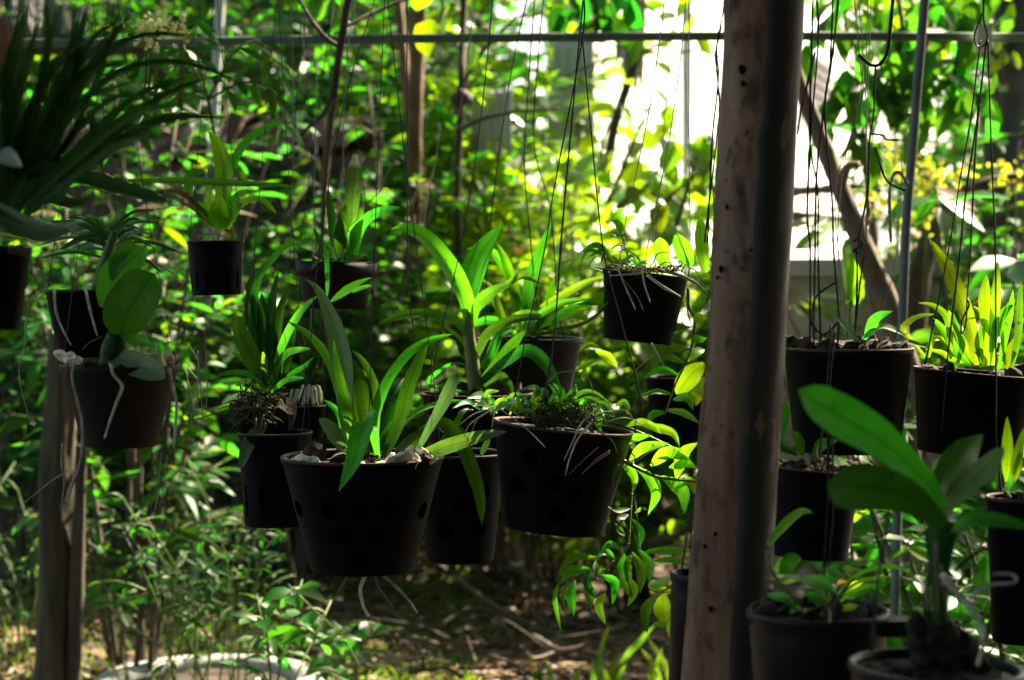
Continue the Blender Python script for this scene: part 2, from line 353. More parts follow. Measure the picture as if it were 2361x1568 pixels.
def potted(name, label, cat, u0, u1, vrim, vbot, bot_frac, d, style='plain', roll=0.0, holes=(), slots=0, mat='pot', fill=.9, group='hanging orchid pots'):
    """u0,u1 the rim's ends, vrim its middle, vbot the bottom, all at depth d."""
    s = K * d; R = (u1 - u0) / 2 * s; h = (vbot - vrim) * s
    rimc = P((u0 + u1) / 2, vrim, d)
    axis = (Vector((math.sin(roll), 0, math.cos(roll))))
    base = rimc - axis * h
    root = thing(name, base, label, cat, group)
    r = R * bot_frac; t = R * .045
    if style == 'band': prof = [(r * .2, 0), (r, 0), (R * .90, h * .68), (R * .90, h * .69), (R, h * .70), (R, h), (R - t * 1.6, h), (R - t * 1.7, h * .72), (r - t, t * 1.5), (r * .2, t * 1.5)]
    elif style == 'tub': prof = [(r * .2, 0), (r, 0), (R * .955, h * .86), (R * .955, h * .93), (R, h * .94), (R, h * .99), (R * .985, h), (R * .93, h), (R * .92, h * .95), (r - t, t * 1.5), (r * .2, t * 1.5)]
    else: prof = [(r * .2, 0), (r * .98, 0), (r, h * .02), (R * .97, h * .93), (R * .985, h * .94), (R, h * .985), (R * .99, h), (R - t, h), (R - t * 1.3, h * .9), (r - t, t * 1.5), (r * .2, t * 1.5)]
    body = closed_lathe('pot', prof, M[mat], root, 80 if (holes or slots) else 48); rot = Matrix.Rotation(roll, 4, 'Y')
    body.rotation_euler = (0, roll, 0)
    if holes or slots:
        sh = []
        for ang, hf, rad in holes:             # ang 0 faces the camera
            rr = r + (R - r) * hf; dirv = Vector((math.sin(ang), -math.cos(ang), 0)); c = dirv * rr + Vector((0, 0, h * hf))
            side = Vector((math.cos(ang), math.sin(ang), 0)); V = []; n = 14
            for q in (-1, 1):
                for i in range(n):
                    a = 2 * math.pi * i / n; V.append(c + dirv * (q * R * .2) + side * (math.cos(a) * rad) + Vector((0, 0, math.sin(a) * rad)))
            Fc = [(i, (i + 1) % n, n + (i + 1) % n, n + i) for i in range(n)] + [tuple(range(n)), tuple(range(2 * n - 1, n - 1, -1))]
            sh.append((V, Fc))
        for i in range(slots):
            a = 2 * math.pi * (i + .5) / slots; rr = r + (R - r) * .3
            sh.append(box_data(Vector((math.sin(a), -math.cos(a), 0)) * rr + Vector((0, 0, h * .28)), (R * .11, R * .5, h * .34), Matrix.Rotation(a, 3, 'Z')))
        cut(body, sh)
    # a rolled lip, worn brown
    if style != 'tub':
        lip = closed_lathe('rim', [(R * 1.004, h * .984), (R * 1.004, h * 1.006), (R - t * 1.02, h * 1.006), (R - t * 1.05, h * .975), (R - t * .98, h * .975), (R - t * .98, h * 1.0005), (R * 1.001, h * 1.0005), (R * 1.001, h * .984)], M['rim' if mat in ('pot',) else mat], root, 48)
        lip.rotation_euler = (0, roll, 0)
    # potting mix, lumpy
    zf = h * fill; Rm = (r + (R - r) * fill) - t * 2.0
    V, Fc = [], []; seg = 28; ring = 6
    V.append(Vector((0, 0, zf + R * .05)))
    for i in range(1, ring + 1):
        for q in range(seg):
            a = 2 * math.pi * q / seg; rr = Rm * i / ring
            V.append(Vector((rr * math.cos(a), rr * math.sin(a), zf + (random.random() - .5) * R * .09 * (i < ring))))
    for q in range(seg): Fc.append((0, 1 + q, 1 + (q + 1) % seg))
    for i in range(ring - 1):
        for q in range(seg): Fc.append((1 + i * seg + q, 1 + (i + 1) * seg + q, 1 + (i + 1) * seg + (q + 1) % seg, 1 + i * seg + (q + 1) % seg))
    me = bpy.data.meshes.new('potting_mix'); me.from_pydata(V, [], Fc); me.materials.append(M['mix'])
    mo = bpy.data.objects.new('potting_mix', me); link(mo, root); mo.rotation_euler = (0, roll, 0)
    root['_r'] = R; del root['_r']
    return root, rimc, R, h

# ------------------------------------------------------------------ loose foliage (many leaves of one plant)
T_ROW = np.array([0, .26, .56, .82, 1.0]); T_W = {'lance': np.array([.0, .78, 1, .52, 0]), 'round': np.array([.0, .86, 1, .74, 0]), 'strap': np.array([.0, .8, 1, .8, 0])}
def template(shape='lance', fold=.22, droop=.18):
    V = [(0, 0, 0)]; UVt = [(.5, 0)]
    for t, w in list(zip(T_ROW, T_W[shape]))[1:-1]:
        for a in (-1, 0, 1):
            V.append((a * w * .5, t, fold * abs(a) * w * .5 - 0)); UVt.append((.5 + a * .5, t))
    V.append((0, 1, 0)); UVt.append((.5, 1))
    Fc = [(0, 2, 1), (0, 3, 2)]
    for r in range(2):
        b = 1 + r * 3
        for j in range(2): Fc += [(b + j, b + j + 1, b + 3 + j + 1), (b + j, b + 3 + j + 1, b + 3 + j)]
    Fc += [(7, 8, 10), (8, 9, 10)]
    return np.array(V, float), np.array(Fc, np.int32), np.array(UVt, np.float32), droop
TEMPL = {k: template(k) for k in T_W}
def frames(dirs, nrm):
    y = dirs / np.linalg.norm(dirs, axis=1, keepdims=True); x = np.cross(y, nrm); ln = np.linalg.norm(x, axis=1, keepdims=True)
    x = np.where(ln < 1e-5, np.array([[1., 0, 0]]), x / np.maximum(ln, 1e-9)); z = np.cross(x, y); return x, y, z
def foliage(name, pos, dirs, nrm, length, width, mat, parent=None, shape='lance', kind='stuff', droop=None):
    V0, F0, U0, dr = TEMPL[shape]; dr = dr if droop is None else droop; N = len(pos)
    if N == 0: return None
    x, y, z = frames(dirs, nrm); L_ = np.asarray(length)[:, None, None]; W_ = np.asarray(width)[:, None, None]
    lx = V0[None, :, 0, None] * W_; ly = V0[None, :, 1, None] * L_; lz = V0[None, :, 2, None] * W_
    drp = -(V0[None, :, 1, None] ** 2) * L_ * dr
    co = pos[:, None, :] + lx * x[:, None, :] + ly * y[:, None, :] + lz * z[:, None, :] + drp * np.array([0, 0, 1.])[None, None, :]
    base = np.array(parent_origin(parent)); co = (co - base).reshape(-1, 3)
    nv = len(V0); fc = (F0[None] + (np.arange(N) * nv)[:, None, None]).reshape(-1).astype(np.int32)
    me = bpy.data.meshes.new(name); me.vertices.add(len(co)); me.vertices.foreach_set('co', co.astype(np.float32).ravel())
    nf = len(fc) // 3; me.loops.add(len(fc)); me.loops.foreach_set('vertex_index', fc); me.polygons.add(nf)
    me.polygons.foreach_set('loop_start', np.arange(nf, dtype=np.int32) * 3)
    me.polygons.foreach_set('use_smooth', np.ones(nf, dtype=bool)); me.update(calc_edges=True)
    uvl = me.uv_layers.new(name='UVMap'); uvl.data.foreach_set('uv', np.tile(U0, (N, 1))[fc].astype(np.float32).ravel())
    me.materials.append(M[mat]); o = bpy.data.objects.new(name, me); link(o, parent)
    if kind: o['kind'] = kind
    return o
UNIT = {}
def unit_leaf(shape, ratio, mat, var):
    key = (shape, round(ratio, 2), mat, var)
    if key not in UNIT:
        V0, F0, U0, dr = TEMPL[shape]; V = V0.copy(); V[:, 0] *= ratio; V[:, 2] = V[:, 2] * ratio * (1 + .5 * var) - V0[:, 1] ** 2 * (.10 + .12 * var)
        V[:, 0] += .05 * (var - 1) * V0[:, 1] ** 2
        me = bpy.data.meshes.new('leaf'); me.from_pydata(V.tolist(), [], F0.tolist()); me.polygons.foreach_set('use_smooth', [True] * len(F0))
        l = me.uv_layers.new(name='UVMap'); l.data.foreach_set('uv', U0[F0.ravel()].astype(np.float32).ravel()); me.materials.append(M[mat]); UNIT[key] = me
    return UNIT[key]
def single_leaves(pos, dirs, nrm, length, width, mat, parent, shape='lance', name='leaf'):
    base = np.array(parent_origin(parent)); x, y, z = frames(dirs, nrm)
    for i in range(len(pos)):
        o = bpy.data.objects.new(name, unit_leaf(shape, float(width[i] / length[i]), mat, i % 3)); COL.objects.link(o); o.parent = parent
        m = Matrix(((x[i][0], y[i][0], z[i][0], 0), (x[i][1], y[i][1], z[i][1], 0), (x[i][2], y[i][2], z[i][2], 0), (0, 0, 0, 1)))
        o.matrix_local = Matrix.Translation(Vector(pos[i] - base)) @ m @ Matrix.Scale(float(length[i]), 4)
def screen(pos):
    q = pos - np.array(CAM); d = q @ np.array(FWD); return 1180.5 + F_U * q[:, 0] / np.maximum(d, .01), 784 - F_U * (q @ np.array(UP)) / np.maximum(d, .01), d

def grow(base, top, spread, nst, twigs, per, leaf_len, rng, twig_len=.22, zmin=.18, upright=.35, lean=(0, 0)):
    """stems from the ground, twigs along them, leaves in two rows along every twig"""
    base = np.array(base); h = top - base[2]; stems = []; tw = []; pos = []; dr = []; nr = []
    for s in range(nst):
        az = rng.uniform(0, 2 * np.pi); rad = spread * np.sqrt(rng.uniform(.05, 1)); hh = h * rng.uniform(.62, 1.0)
        tip = base + np.array([rad * np.cos(az) + lean[0], rad * np.sin(az) + lean[1], hh])
        b0 = base + np.array([np.cos(az), np.sin(az), 0]) * spread * .12
        mid = b0 * .5 + tip * .5 + np.array([rng.normal(0, .05), rng.normal(0, .05), hh * .08]) - np.array([np.cos(az), np.sin(az), 0]) * rad * .2
        stems.append([Vector(b0), Vector(mid), Vector(tip)])
        for q in range(twigs):
            t = zmin + (1 - zmin) * ((q + rng.uniform(.2, 1)) / twigs)
            p = (1 - t) ** 2 * b0 + 2 * t * (1 - t) * mid + t * t * tip; a2 = rng.uniform(0, 2 * np.pi); tl = twig_len * rng.uniform(.5, 1.2) * (1.15 - .4 * t)
            td = np.array([np.cos(a2), np.sin(a2), upright + rng.normal(0, .25)]); td /= np.linalg.norm(td)
            e = p + td * tl; tw.append([Vector(p), Vector(p + td * tl * .5 + np.array([0, 0, .01])), Vector(e)])
            side = np.cross(td, [0, 0, 1.]); side /= max(np.linalg.norm(side), 1e-6)
            for j in range(per):
                f = (j + .6) / per; sg = 1 if j % 2 else -1; pp = p + td * tl * f
                dv = td * .55 + side * sg * rng.uniform(.5, 1.0) + np.array([0, 0, rng.normal(-.12, .3)])
                if j == per - 1: dv = td + np.array([0, 0, -.15])
                pos.append(pp); dr.append(dv); nr.append(np.array([rng.normal(0, .45), rng.normal(-.25, .45), 1.0]))
    return stems, tw, np.array(pos), np.array(dr), np.array(nr)
def shrub(name, label, u, d, vtop, spread, nst, twigs, per, leaf_len, ratio, mat, shape='lance', singles=40, seed=0, group='shrubs behind the hanging pots', cat='shrub', stemmat='twig', twig_len=.22, zmin=.18, upright=.35, vbase=None, lean=(0, 0)):
    rng = np.random.default_rng(seed + 100)
    if mat == 'bright': leaf_len *= 1.1
    x = (u - 1180.5) * K * d; y = (FWD * d).y; gz = ground_z(x, y) - .03; top = P(u, vtop, d).z
    root = thing(name, (x, y, gz), label, cat, group)
    st, tw, pos, dr, nr = grow((x, y, gz), top, spread, nst, twigs, per, leaf_len, rng, twig_len, zmin, upright, lean)
    V, Fc = merge_data([tube_data(s, [.0085 if cat != 'weeds' else .003, .006 if cat != 'weeds' else .0022, .003 if cat != 'weeds' else .0013], 7, 5) for s in st]); mesh_obj('stem', V, Fc, M[stemmat], root)
    V, Fc = merge_data([tube_data(s, [.0028, .0022, .0012], 3, 3) for s in tw]); o = mesh_obj('twig', V, Fc, M['stem'], root); o['kind'] = 'stuff'
    n = len(pos); ln = leaf_len * rng.uniform(.6, 1.2, n); wd = ln * ratio * rng.uniform(.85, 1.15, n)
    su, sv, sd = screen(pos); inside = (su > -40) & (su < 2400) & (sv > -40) & (sv < 1600)
    order = np.argsort(np.where(inside, sd - ln * 6 + rng.uniform(0, .25, n), 99)); k = min(singles, int(inside.sum())); a = order[:k]; b = order[k:]
    single_leaves(pos[a], dr[a], nr[a], ln[a], wd[a], mat, root, shape)
    q = rng.random(len(b)); odd = 'leafsun' if mat == 'bright' else 'bright'
    for sel, nm, mm in ((q < .86, 'foliage', mat), ((q >= .86) & (q < .965), 'pale_foliage', odd), (q >= .965, 'dry_leaves', 'leafdry')):
        s = b[sel]; foliage(nm, pos[s], dr[s], nr[s], ln[s], wd[s], mm, root, shape)
    return root

def bark(root, rc, R, n, seed):
    rr = random.Random(seed)
    for i in range(n):
        a = rr.uniform(0, 6.283); q = R * .84 * math.sqrt(rr.random())
        chunk('bark_chip', rc + Vector((q * math.cos(a), q * math.sin(a), R * rr.uniform(-.07, .03))), R * rr.uniform(.09, .17), M['barkchip'], root, (1.4, .8, .45), seed=seed + i)

# ------------------------------------------------------------------ ground
def build_ground():
    n = 110; xs = np.concatenate([np.linspace(-60, -7, 12), np.linspace(-6.5, 6.5, n), np.linspace(7, 60, 12)]); ys = np.concatenate([np.linspace(-40, 3.6, 14), np.linspace(4, 15, n), np.linspace(16, 90, 14)])
    V = [(x, y, ground_z(x, y) * (1 if abs(x) < 7 and y < 16 else .3) + (RNG.normal(0, .012) if abs(x) < 6.6 and 3.9 < y < 15.1 else 0)) for y in ys for x in xs]
    w = len(xs); Fc = [(j * w + i, j * w + i + 1, (j + 1) * w + i + 1, (j + 1) * w + i) for j in range(len(ys) - 1) for i in range(w - 1)]
    o = mesh_obj('ground', V, Fc, M['soil']); o['kind'] = 'structure'
build_ground()

# ------------------------------------------------------------------ white house behind, receding to the right
def build_house():
    A = Vector((.36, 9.4, 0)); dirv = Vector((.31, .95, 0)).normalized(); nrm = Vector((.95, -.31, 0)).normalized(); rot = Matrix((dirv, -nrm, Vector((0, 0, 1)))).transposed()
    root = thing('white_house', A, 'bright white house wall glaring through the leaves beside the log post', 'house')
    def b(name, s0, s1, z0, z1, out0, out1, mat, parent=root):
        c = A + dirv * ((s0 + s1) / 2) + nrm * ((out0 + out1) / 2) + Vector((0, 0, (z0 + z1) / 2))
        return box(name, c, (s1 - s0, abs(out1 - out0), z1 - z0), mat, parent, rot)
    b('wall', 0, 14, 0, 4.6, -.2, 0, M['white'])
    for s in (2.12, 4.4, 9.2): b('panel_strip', s, s + .07, .3, 4.5, .002, .03, M['greypipe'])
    b('skirting', 0, 14, 0, .32, .001, .03, M['concrete'])
    w = b('window', 6.2, 7.5, 2.30, 2.85, .002, .05, M['palegrey'])
    for i in range(6):
        z = 2.34 + i * .085
        b('slat', 6.28, 7.42, z, z + .05, .052, .085, M['rooftile'], w)
build_house()

def yard():
    V = [(.1, 8.6, .045), (9, 8.6, .045), (12, 24, .045), (.6, 24, .045), (.1, 8.6, -.1), (9, 8.6, -.1), (12, 24, -.1), (.6, 24, -.1)]
    tag(mesh_obj('yard', V, [(0, 1, 2, 3), (7, 6, 5, 4), (0, 4, 5, 1), (1, 5, 6, 2), (2, 6, 7, 3), (3, 7, 4, 0)], M['yard'], smooth=False), kind='structure')
yard()
def shelf():
    a, c = P(1735, 470, 9.0), P(2010, 470, 9.2); root = thing('low_rail', (a.x, a.y, .045), 'low rustic fence of two dark rough rails across the glare right of the log post', 'fence')
    for v, e in ((439, 3), (502, -4)): tube('rail', [P(1730, v - e, 9.0), P(1800, v + e, 9.02), P(1880, v, 9.1), P(1950, v - e * 2, 9.15), P(2030, v + e, 9.2)], [.024, .030, .022, .027, .02], M['darkbark'], root, n=40, sides=8, wob=.45)
    for q in (a, c): tube('stake', [Vector((q.x, q.y + .04, 0)), Vector((q.x + .02, q.y + .04, 1.0)), Vector((q.x, q.y + .04, P(1880, 415, 9.1).z))], [.03, .028, .022], M['darkbark'], root, n=14, sides=8, wob=.3)
shelf()
def sheet(name, label, cat, quad, mat, ribs, amp, sag=0):
    """corrugated sheet standing between four points (bl, br, tr, tl)"""
    bl, br, tr, tl = [Vector(q) for q in quad]; root = None
    nx, nz = ribs * 6, 6; V = []; n = (br - bl).cross(tl - bl).normalized()
    for side in (0, .004):
        for j in range(nz + 1):
            for i in range(nx + 1):
                a, c = i / nx, j / nz; p = (bl.lerp(br, a)).lerp(tl.lerp(tr, a), c)
                edge = .03 * math.sin(a * 17) * (1 - c) + .02 * math.sin(a * 41) * (1 - c)
                V.append(p + n * (amp * math.sin(a * ribs * 2 * math.pi) + side + sag * math.sin(c * math.pi)) + Vector((0, 0, edge)))
    w = nx + 1; S = w * (nz + 1); Fc = []
    for j in range(nz):
        for i in range(nx):
            q = (j * w + i, j * w + i + 1, (j + 1) * w + i + 1, (j + 1) * w + i); Fc.append(q); Fc.append(tuple(S + k for k in q[::-1]))
    for i in range(nx): Fc += [(i + 1, i, S + i, S + i + 1), (nz * w + i, nz * w + i + 1, S + nz * w + i + 1, S + nz * w + i)]
    for j in range(nz): Fc += [(j * w, (j + 1) * w, S + (j + 1) * w, S + j * w), ((j + 1) * w + nx, j * w + nx, S + j * w + nx, S + (j + 1) * w + nx)]
    o = mesh_obj(name, V, Fc, mat, None, origin=(bl + br) / 2); return tag(o, label, cat)
sheet('corrugated_sheet', 'pale grey corrugated metal sheet with a torn lower corner against the white wall', 'metal sheet', (P(1262, 330, 7.8), P(1372, 330, 7.6), P(1368, 84, 7.6), P(1280, 90, 7.8)), M['palegrey'], 4, .014)
sheet('corrugated_sheet', 'short whitish corrugated sheet low behind the forked thin trunk', 'metal sheet', (P(1085, 345, 7.3), P(1180, 352, 7.2), P(1180, 205, 7.2), P(1090, 215, 7.3)), M['palegrey'], 5, .012)
sheet('cloth_strip', 'stained beige cloth strip hanging at the top left edge of the white glare', 'cloth', (P(1432, 175, 7.4), P(1482, 205, 7.4), P(1492, -70, 7.4), P(1440, -70, 7.4)), M['beige'], 3, .012)
sheet('roof_sheet', 'grey weathered roof sheet of a low shed in the top left corner', 'roof', (P(-60, 104, 8.0), P(200, 100, 7.7), P(215, -90, 9.6), P(-60, -90, 9.9)), M['rooftile'], 9, .02)

def coping_wall():
    a, b = P(150, 330, 7.6), P(840, 300, 7.0); root = thing('garden_wall', (a.x, a.y, 0), 'low grey garden wall with purple brown coping tiles behind the left shrubs', 'wall')
    dv = (b - a); L_ = dv.length; dn = dv.normalized(); dn.z = 0; dn.normalize(); side = dn.cross(Vector((0, 0, 1))); rot = Matrix((dn, -side, Vector((0, 0, 1)))).transposed()
    c = (a + b) / 2; ztop = P(500, 372, 7.3).z
    box('wall', (c.x, c.y, ztop / 2), (L_, .16, ztop), M['oldwall'], root, rot)
    n = 9
    for i in range(n):
        f = (i + .5) / n; p = a.lerp(b, f); r2 = rot @ Matrix.Rotation(random.uniform(-.08, .08), 3, 'X') @ Matrix.Rotation(random.uniform(-.05, .05), 3, 'Y')
        zt = ztop + .03 + .04 * math.sin(i * 1.7) * (i % 2)
        V = []; seg = 8
        for q in (-1, 1):
            for rr in (.15, .125):
                for s in range(seg + 1):
                    g = math.pi * s / seg; V.append(Vector((p.x, p.y, zt)) + r2 @ Vector((q * L_ / n * .5, math.cos(g) * rr, math.sin(g) * rr * .75)))
        w = seg + 1; Fc = []
        for s in range(seg): Fc += [(s, s + 1, 2 * w + s + 1, 2 * w + s), (w + s + 1, w + s, 3 * w + s, 3 * w + s + 1), (s + 1, s, w + s, w + s + 1), (2 * w + s, 2 * w + s + 1, 3 * w + s + 1, 3 * w + s)]
        Fc += [(0, w, 3 * w, 2 * w), (seg, 2 * w + seg, 3 * w + seg, w + seg)]
        mesh_obj('coping_tile', V, Fc, M['clay'], root, origin=(p.x, p.y, zt))
coping_wall()

# pale concrete things in the bright gap at the right and the ring at the bottom left
def tank():
    a = P(1925, 690, 6.6); root = thing('concrete_tank', (a.x, a.y, 0), 'pale concrete trough standing in the bright gap right of the log post', 'trough')
    zt = P(1925, 598, 6.6).z
    for c, s in (((a.x, a.y - .32, zt / 2), (.62, .07, zt)), ((a.x, a.y + .32, zt / 2), (.62, .07, zt))): box('side_slab', c, s, M['beige'], root)
    for sx in (-1, 1): box('end_slab', (a.x + sx * .273, a.y, zt / 2), (.07, .566, zt - .01), M['concrete'], root)
    box('lip', (a.x, a.y - .375, zt - .03), (.66, .035, .05), M['palegrey'], root)
tank()
def ring():
    c = P(490, 1560, 4.95); root = thing('concrete_ring', (c.x, c.y - .08, 0), 'pale mossy concrete planter ring half hidden by leaves at the bottom left', 'planter')
    R = .29; zt = .07
    prof = [(R, -.05), (R + .01, zt * .7), (R, zt - .01), (R - .01, zt), (R - .06, zt), (R - .07, zt - .02), (R - .08, -.05)]
    closed_lathe('ring', prof, M['palecon'], root, 44)
    V, Fc = lathe_data([(.001, zt * .7), (R - .08, zt * .66)], 30); mesh_obj('soil_fill', V, Fc, M['soil'], root).location = (0, 0, 0)
ring()

# ------------------------------------------------------------------ pipe frame, poles and posts
def pipes():
    d = 4.1; p = [P(u, v, d) for u, v in ((-120, 100), (330, 98), (700, 92), (1180, 87), (1700, 83), (2140, 85), (2480, 87))]
    tag(tube('hanging_pipe', p, .0185 * .5 * d / 4.1 + .0005, M['pipe'], n=60, sides=14), 'long green painted pipe crossing the whole garden above the pots', 'pipe')
    d = 3.5; q = [P(2140, -60, d), P(2132, 0, d), P(2105, 330, d), P(2082, 700, d), P(2050, 1900, d)]; q[-1].z = 0
    tag(tube('support_pole', q, .0086, M['greypipe'], n=40, sides=12), 'slim grey green steel pole leaning beside the yellow flowers', 'pole')
    d = 6.4; q = [P(512, -60, d), P(505, 60, d), P(492, 300, d), P(480, 560, d), P(450, 1900, d)]; q[-1].z = 0
    tag(tube('support_pole', q, 11 * K * 6.4, M['palegrey'], n=40, sides=12), 'whitish slim pole rising through the leaves on the left', 'pole')
    # timber beam at the top left, brown
    tag(box('timber_beam', P(120, 108, 5.6), (.62, .05, .042), M['wood']), 'dark brown timber beam under the grey roof sheet', 'beam')
pipes()

def log_post():
    d = 1.9; pts = [P(1764, -120, d), P(1761, 0, d), P(1735, 520, d), P(1702, 1000, d), P(1666, 1568, d)]
    a = pts[-1] + (pts[-1] - pts[-2]) * 1.0; dirv = (pts[-1] - pts[0]).normalized(); k = (0 - pts[-1].z) / dirv.z; foot = pts[-1] + dirv * (k + .02)
    top = pts[0] - dirv * .5; root = thing('log_post', (foot.x, foot.y, 0), 'thick weathered log post with black pits standing in front of the pots', 'post')
    path = [foot, pts[-1], pts[-2], pts[2], pts[0], top]
    V, Fc = tube_data(path, [.0415, .0405, .0395, .0385, .0385, .037], 90, 36)
    from mathutils import noise
    cx = Vector((0, 0, 0)); V2 = []
    for i, v in enumerate(V):
        ring_i = min(i // 36, 90); s = i % 36
        n = noise.noise(Vector((v.x * 25, v.y * 25, v.z * 6))) * .0050 + noise.noise(Vector((v.x * 70, v.y * 70, v.z * 14))) * .0016
        c = sum((V[ring_i * 36 + j] for j in range(0, 36, 6)), Vector()) / 6; V2.append(v + (v - c).normalized() * n)
    mesh_obj('log', V2, Fc, M['log'], root)
    # the dark right-hand face: a shell a few millimetres proud with an uneven edge
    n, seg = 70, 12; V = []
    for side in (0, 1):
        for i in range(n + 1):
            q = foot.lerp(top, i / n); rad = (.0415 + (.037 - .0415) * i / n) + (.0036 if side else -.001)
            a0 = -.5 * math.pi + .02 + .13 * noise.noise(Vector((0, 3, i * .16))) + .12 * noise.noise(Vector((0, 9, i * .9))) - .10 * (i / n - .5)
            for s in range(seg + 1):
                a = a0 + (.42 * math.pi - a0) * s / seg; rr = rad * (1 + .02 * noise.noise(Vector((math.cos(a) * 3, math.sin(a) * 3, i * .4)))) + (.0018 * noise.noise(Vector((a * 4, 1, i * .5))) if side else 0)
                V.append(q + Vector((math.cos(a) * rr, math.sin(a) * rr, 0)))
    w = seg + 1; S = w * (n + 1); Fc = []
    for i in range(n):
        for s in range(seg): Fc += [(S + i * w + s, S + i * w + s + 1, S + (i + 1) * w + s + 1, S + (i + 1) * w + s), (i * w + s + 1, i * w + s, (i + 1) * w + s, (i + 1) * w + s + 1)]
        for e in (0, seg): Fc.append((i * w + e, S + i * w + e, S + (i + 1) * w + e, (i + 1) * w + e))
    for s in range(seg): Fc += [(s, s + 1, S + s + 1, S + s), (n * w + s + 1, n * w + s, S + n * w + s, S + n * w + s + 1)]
    mesh_obj('dark_face', V, Fc, M['sheath'], root)['label'] = 'dark right hand face'
    for (u, v, r) in ((1700, 168, 8), (1702, 200, 5), (1668, 480, 5), (1655, 620, 6), (1648, 640, 4), (1630, 1390, 6), (1640, 1220, 4), (1618, 1250, 4), ):
        p = P(u, v, d); k = (p - pts[0]).dot(dirv); ax = pts[0] + dirv * k; off = p.x - ax.x; yy = -math.sqrt(max(.0395 ** 2 - off ** 2, 1e-6)); 
        bm = bmesh.new(); bmesh.ops.create_icosphere(bm, subdivisions=2, radius=1)
        rr = r * K * d
        for w in bm.verts: w.co = Vector((w.co.x * rr * (1 + .3 * math.sin(w.co.z * 5)), w.co.y * .0016, w.co.z * rr * random.uniform(1.2, 1.6)))
        me = bpy.data.meshes.new('knot'); bm.to_mesh(me); bm.free(); me.materials.append(M['pot']); o = bpy.data.objects.new('knot', me); link(o, root)
        o.location = Vector((ax.x + off, ax.y + yy - .0002, p.z)) - root.location; o.rotation_euler.z = math.asin(max(-1, min(1, off / .04)))
log_post()

def wood_post():
    d = 4.3; p0, p1 = P(140, 1568, d), P(163, 1000, d); dv = (p1 - p0); foot = p0 - dv * (p0.z / dv.z) if dv.z else p0
    root = thing('timber_post', (foot.x, foot.y, 0), 'old round weathered post standing in the weeds at the lower left', 'post')
    from mathutils import noise
    def rough(name, base, top, w, seed, amp=.014):
        V, Fc = tube_data([base.lerp(top, f) for f in (0, .25, .5, .75, 1)], [w * 1.1, w * 1.06, w, w * .97, w * .8], 60, 26)
        c = lambda v: base.lerp(top, max(0, min(1, (v.z - base.z) / (top.z - base.z))))
        V = [v + (v - c(v)).normalized() * (noise.noise(Vector((v.x * 26, v.y * 26 + seed, v.z * 4))) * amp + noise.noise(Vector((v.x * 70, v.y * 70 + seed, v.z * 12))) * amp * .35) if (v - c(v)).length > 1e-5 else v for v in V]
        mesh_obj(name, V, Fc, mat_, root, origin=base)
    mat_ = M['oldwood']; rough('post', foot + Vector((-.02, 0, 0)), P(150, 770, d), 40 * K * d, 1)
    rough('split_piece', foot + Vector((.030, -.012, 0)), P(188, 1028, d - .02), 17 * K * d, 5, .006)
wood_post()

# ------------------------------------------------------------------ tree trunks, limbs, bare branches
def limb(name, label, cat, specs, mat, group=None):
    root = None
    for i, (nm, pts, rad) in enumerate(specs):
        wp = [P(u, v, d) for u, v, d in pts]
        if i == 0: root = thing(name, wp[0], label, cat, group)
        tube(nm, wp, rad, M[mat], root, n=10 + 5 * len(pts), sides=10, wob=.22)
    return root
limb('slender_tree', 'brown barked slender tree with two close stems in the middle of the garden', 'tree',
     [('trunk', [(962, 1230, 7.3), (960, 900, 7.2), (958, 560, 6.9), (955, 330, 6.2), (962, 120, 6.2), (968, -60, 6.2), (975, -500, 6.3)], [.022, .022, .024, .025, .025, .024]),
      ('stem', [(958, 330, 6.25), (938, 210, 6.3), (928, 100, 6.35), (915, -60, 6.4), (900, -400, 6.4)], [.02, .016, .014, .012])], 'bark', 'slender trees')
limb('slender_tree', 'thin pale trunk with a dark rotten knot and thin side branches', 'tree',
     [('trunk', [(1068, 1230, 7.4), (1062, 720, 7.3), (1055, 430, 6.6), (1062, 250, 5.8), (1068, 60, 5.9), (1076, -200, 5.9)], [.012, .012, .013, .012, .011]),
      ('branch', [(1064, 295, 5.8), (1110, 275, 5.7), (1190, 257, 5.6), (1290, 250, 5.6)], [.008, .006, .004]),
      ('branch', [(1060, 240, 5.8), (1085, 160, 5.7), (1130, 100, 5.6), (1190, 40, 5.5)], [.008, .006, .004]),
      ('knot', [(1050, 232, 5.75), (1064, 224, 5.72), (1082, 230, 5.75)], [.02, .026, .016])], 'darkbark', 'slender trees')
limb('slender_tree', 'dark crooked stem with a pale twig crossing in front of the pipe', 'tree',
     [('trunk', [(770, 1300, 7.0), (742, 820, 6.4), (745, 500, 5.3), (768, 225, 3.9), (788, 95, 3.9), (806, -20, 3.9), (820, -150, 3.9)], [.006, .005, .0065, .009, .009, .008]),
      ('twig', [(684, -10, 3.9), (720, 50, 3.9), (752, 88, 3.9), (782, 108, 3.9)], [.0035, .0045, .005]),
      ('branch', [(768, 225, 3.9), (740, 270, 3.88), (705, 300, 3.86), (680, 335, 3.85)], [.006, .004, .003]),
      ('branch', [(800, 60, 3.9), (860, 30, 3.95), (940, -5, 4.0), (1060, -60, 4.1)], [.0045, .0035, .002])], 'darkbark', 'slender trees')
limb('fallen_limb', 'thick brown limb leaning diagonally down behind the right hand pots', 'branch',
     [('limb', [(1815, 120, 4.4), (1850, 215, 4.4), (1900, 340, 4.4), (1945, 450, 4.35), (2000, 600, 4.3), (2060, 745, 4.3), (2180, 1100, 4.2)], [.017, .019, .023, .029, .026, .022]),
      ('stub', [(1940, 420, 4.33), (1955, 385, 4.3), (1980, 378, 4.28)], [.014, .010, .007])], 'oldtan')
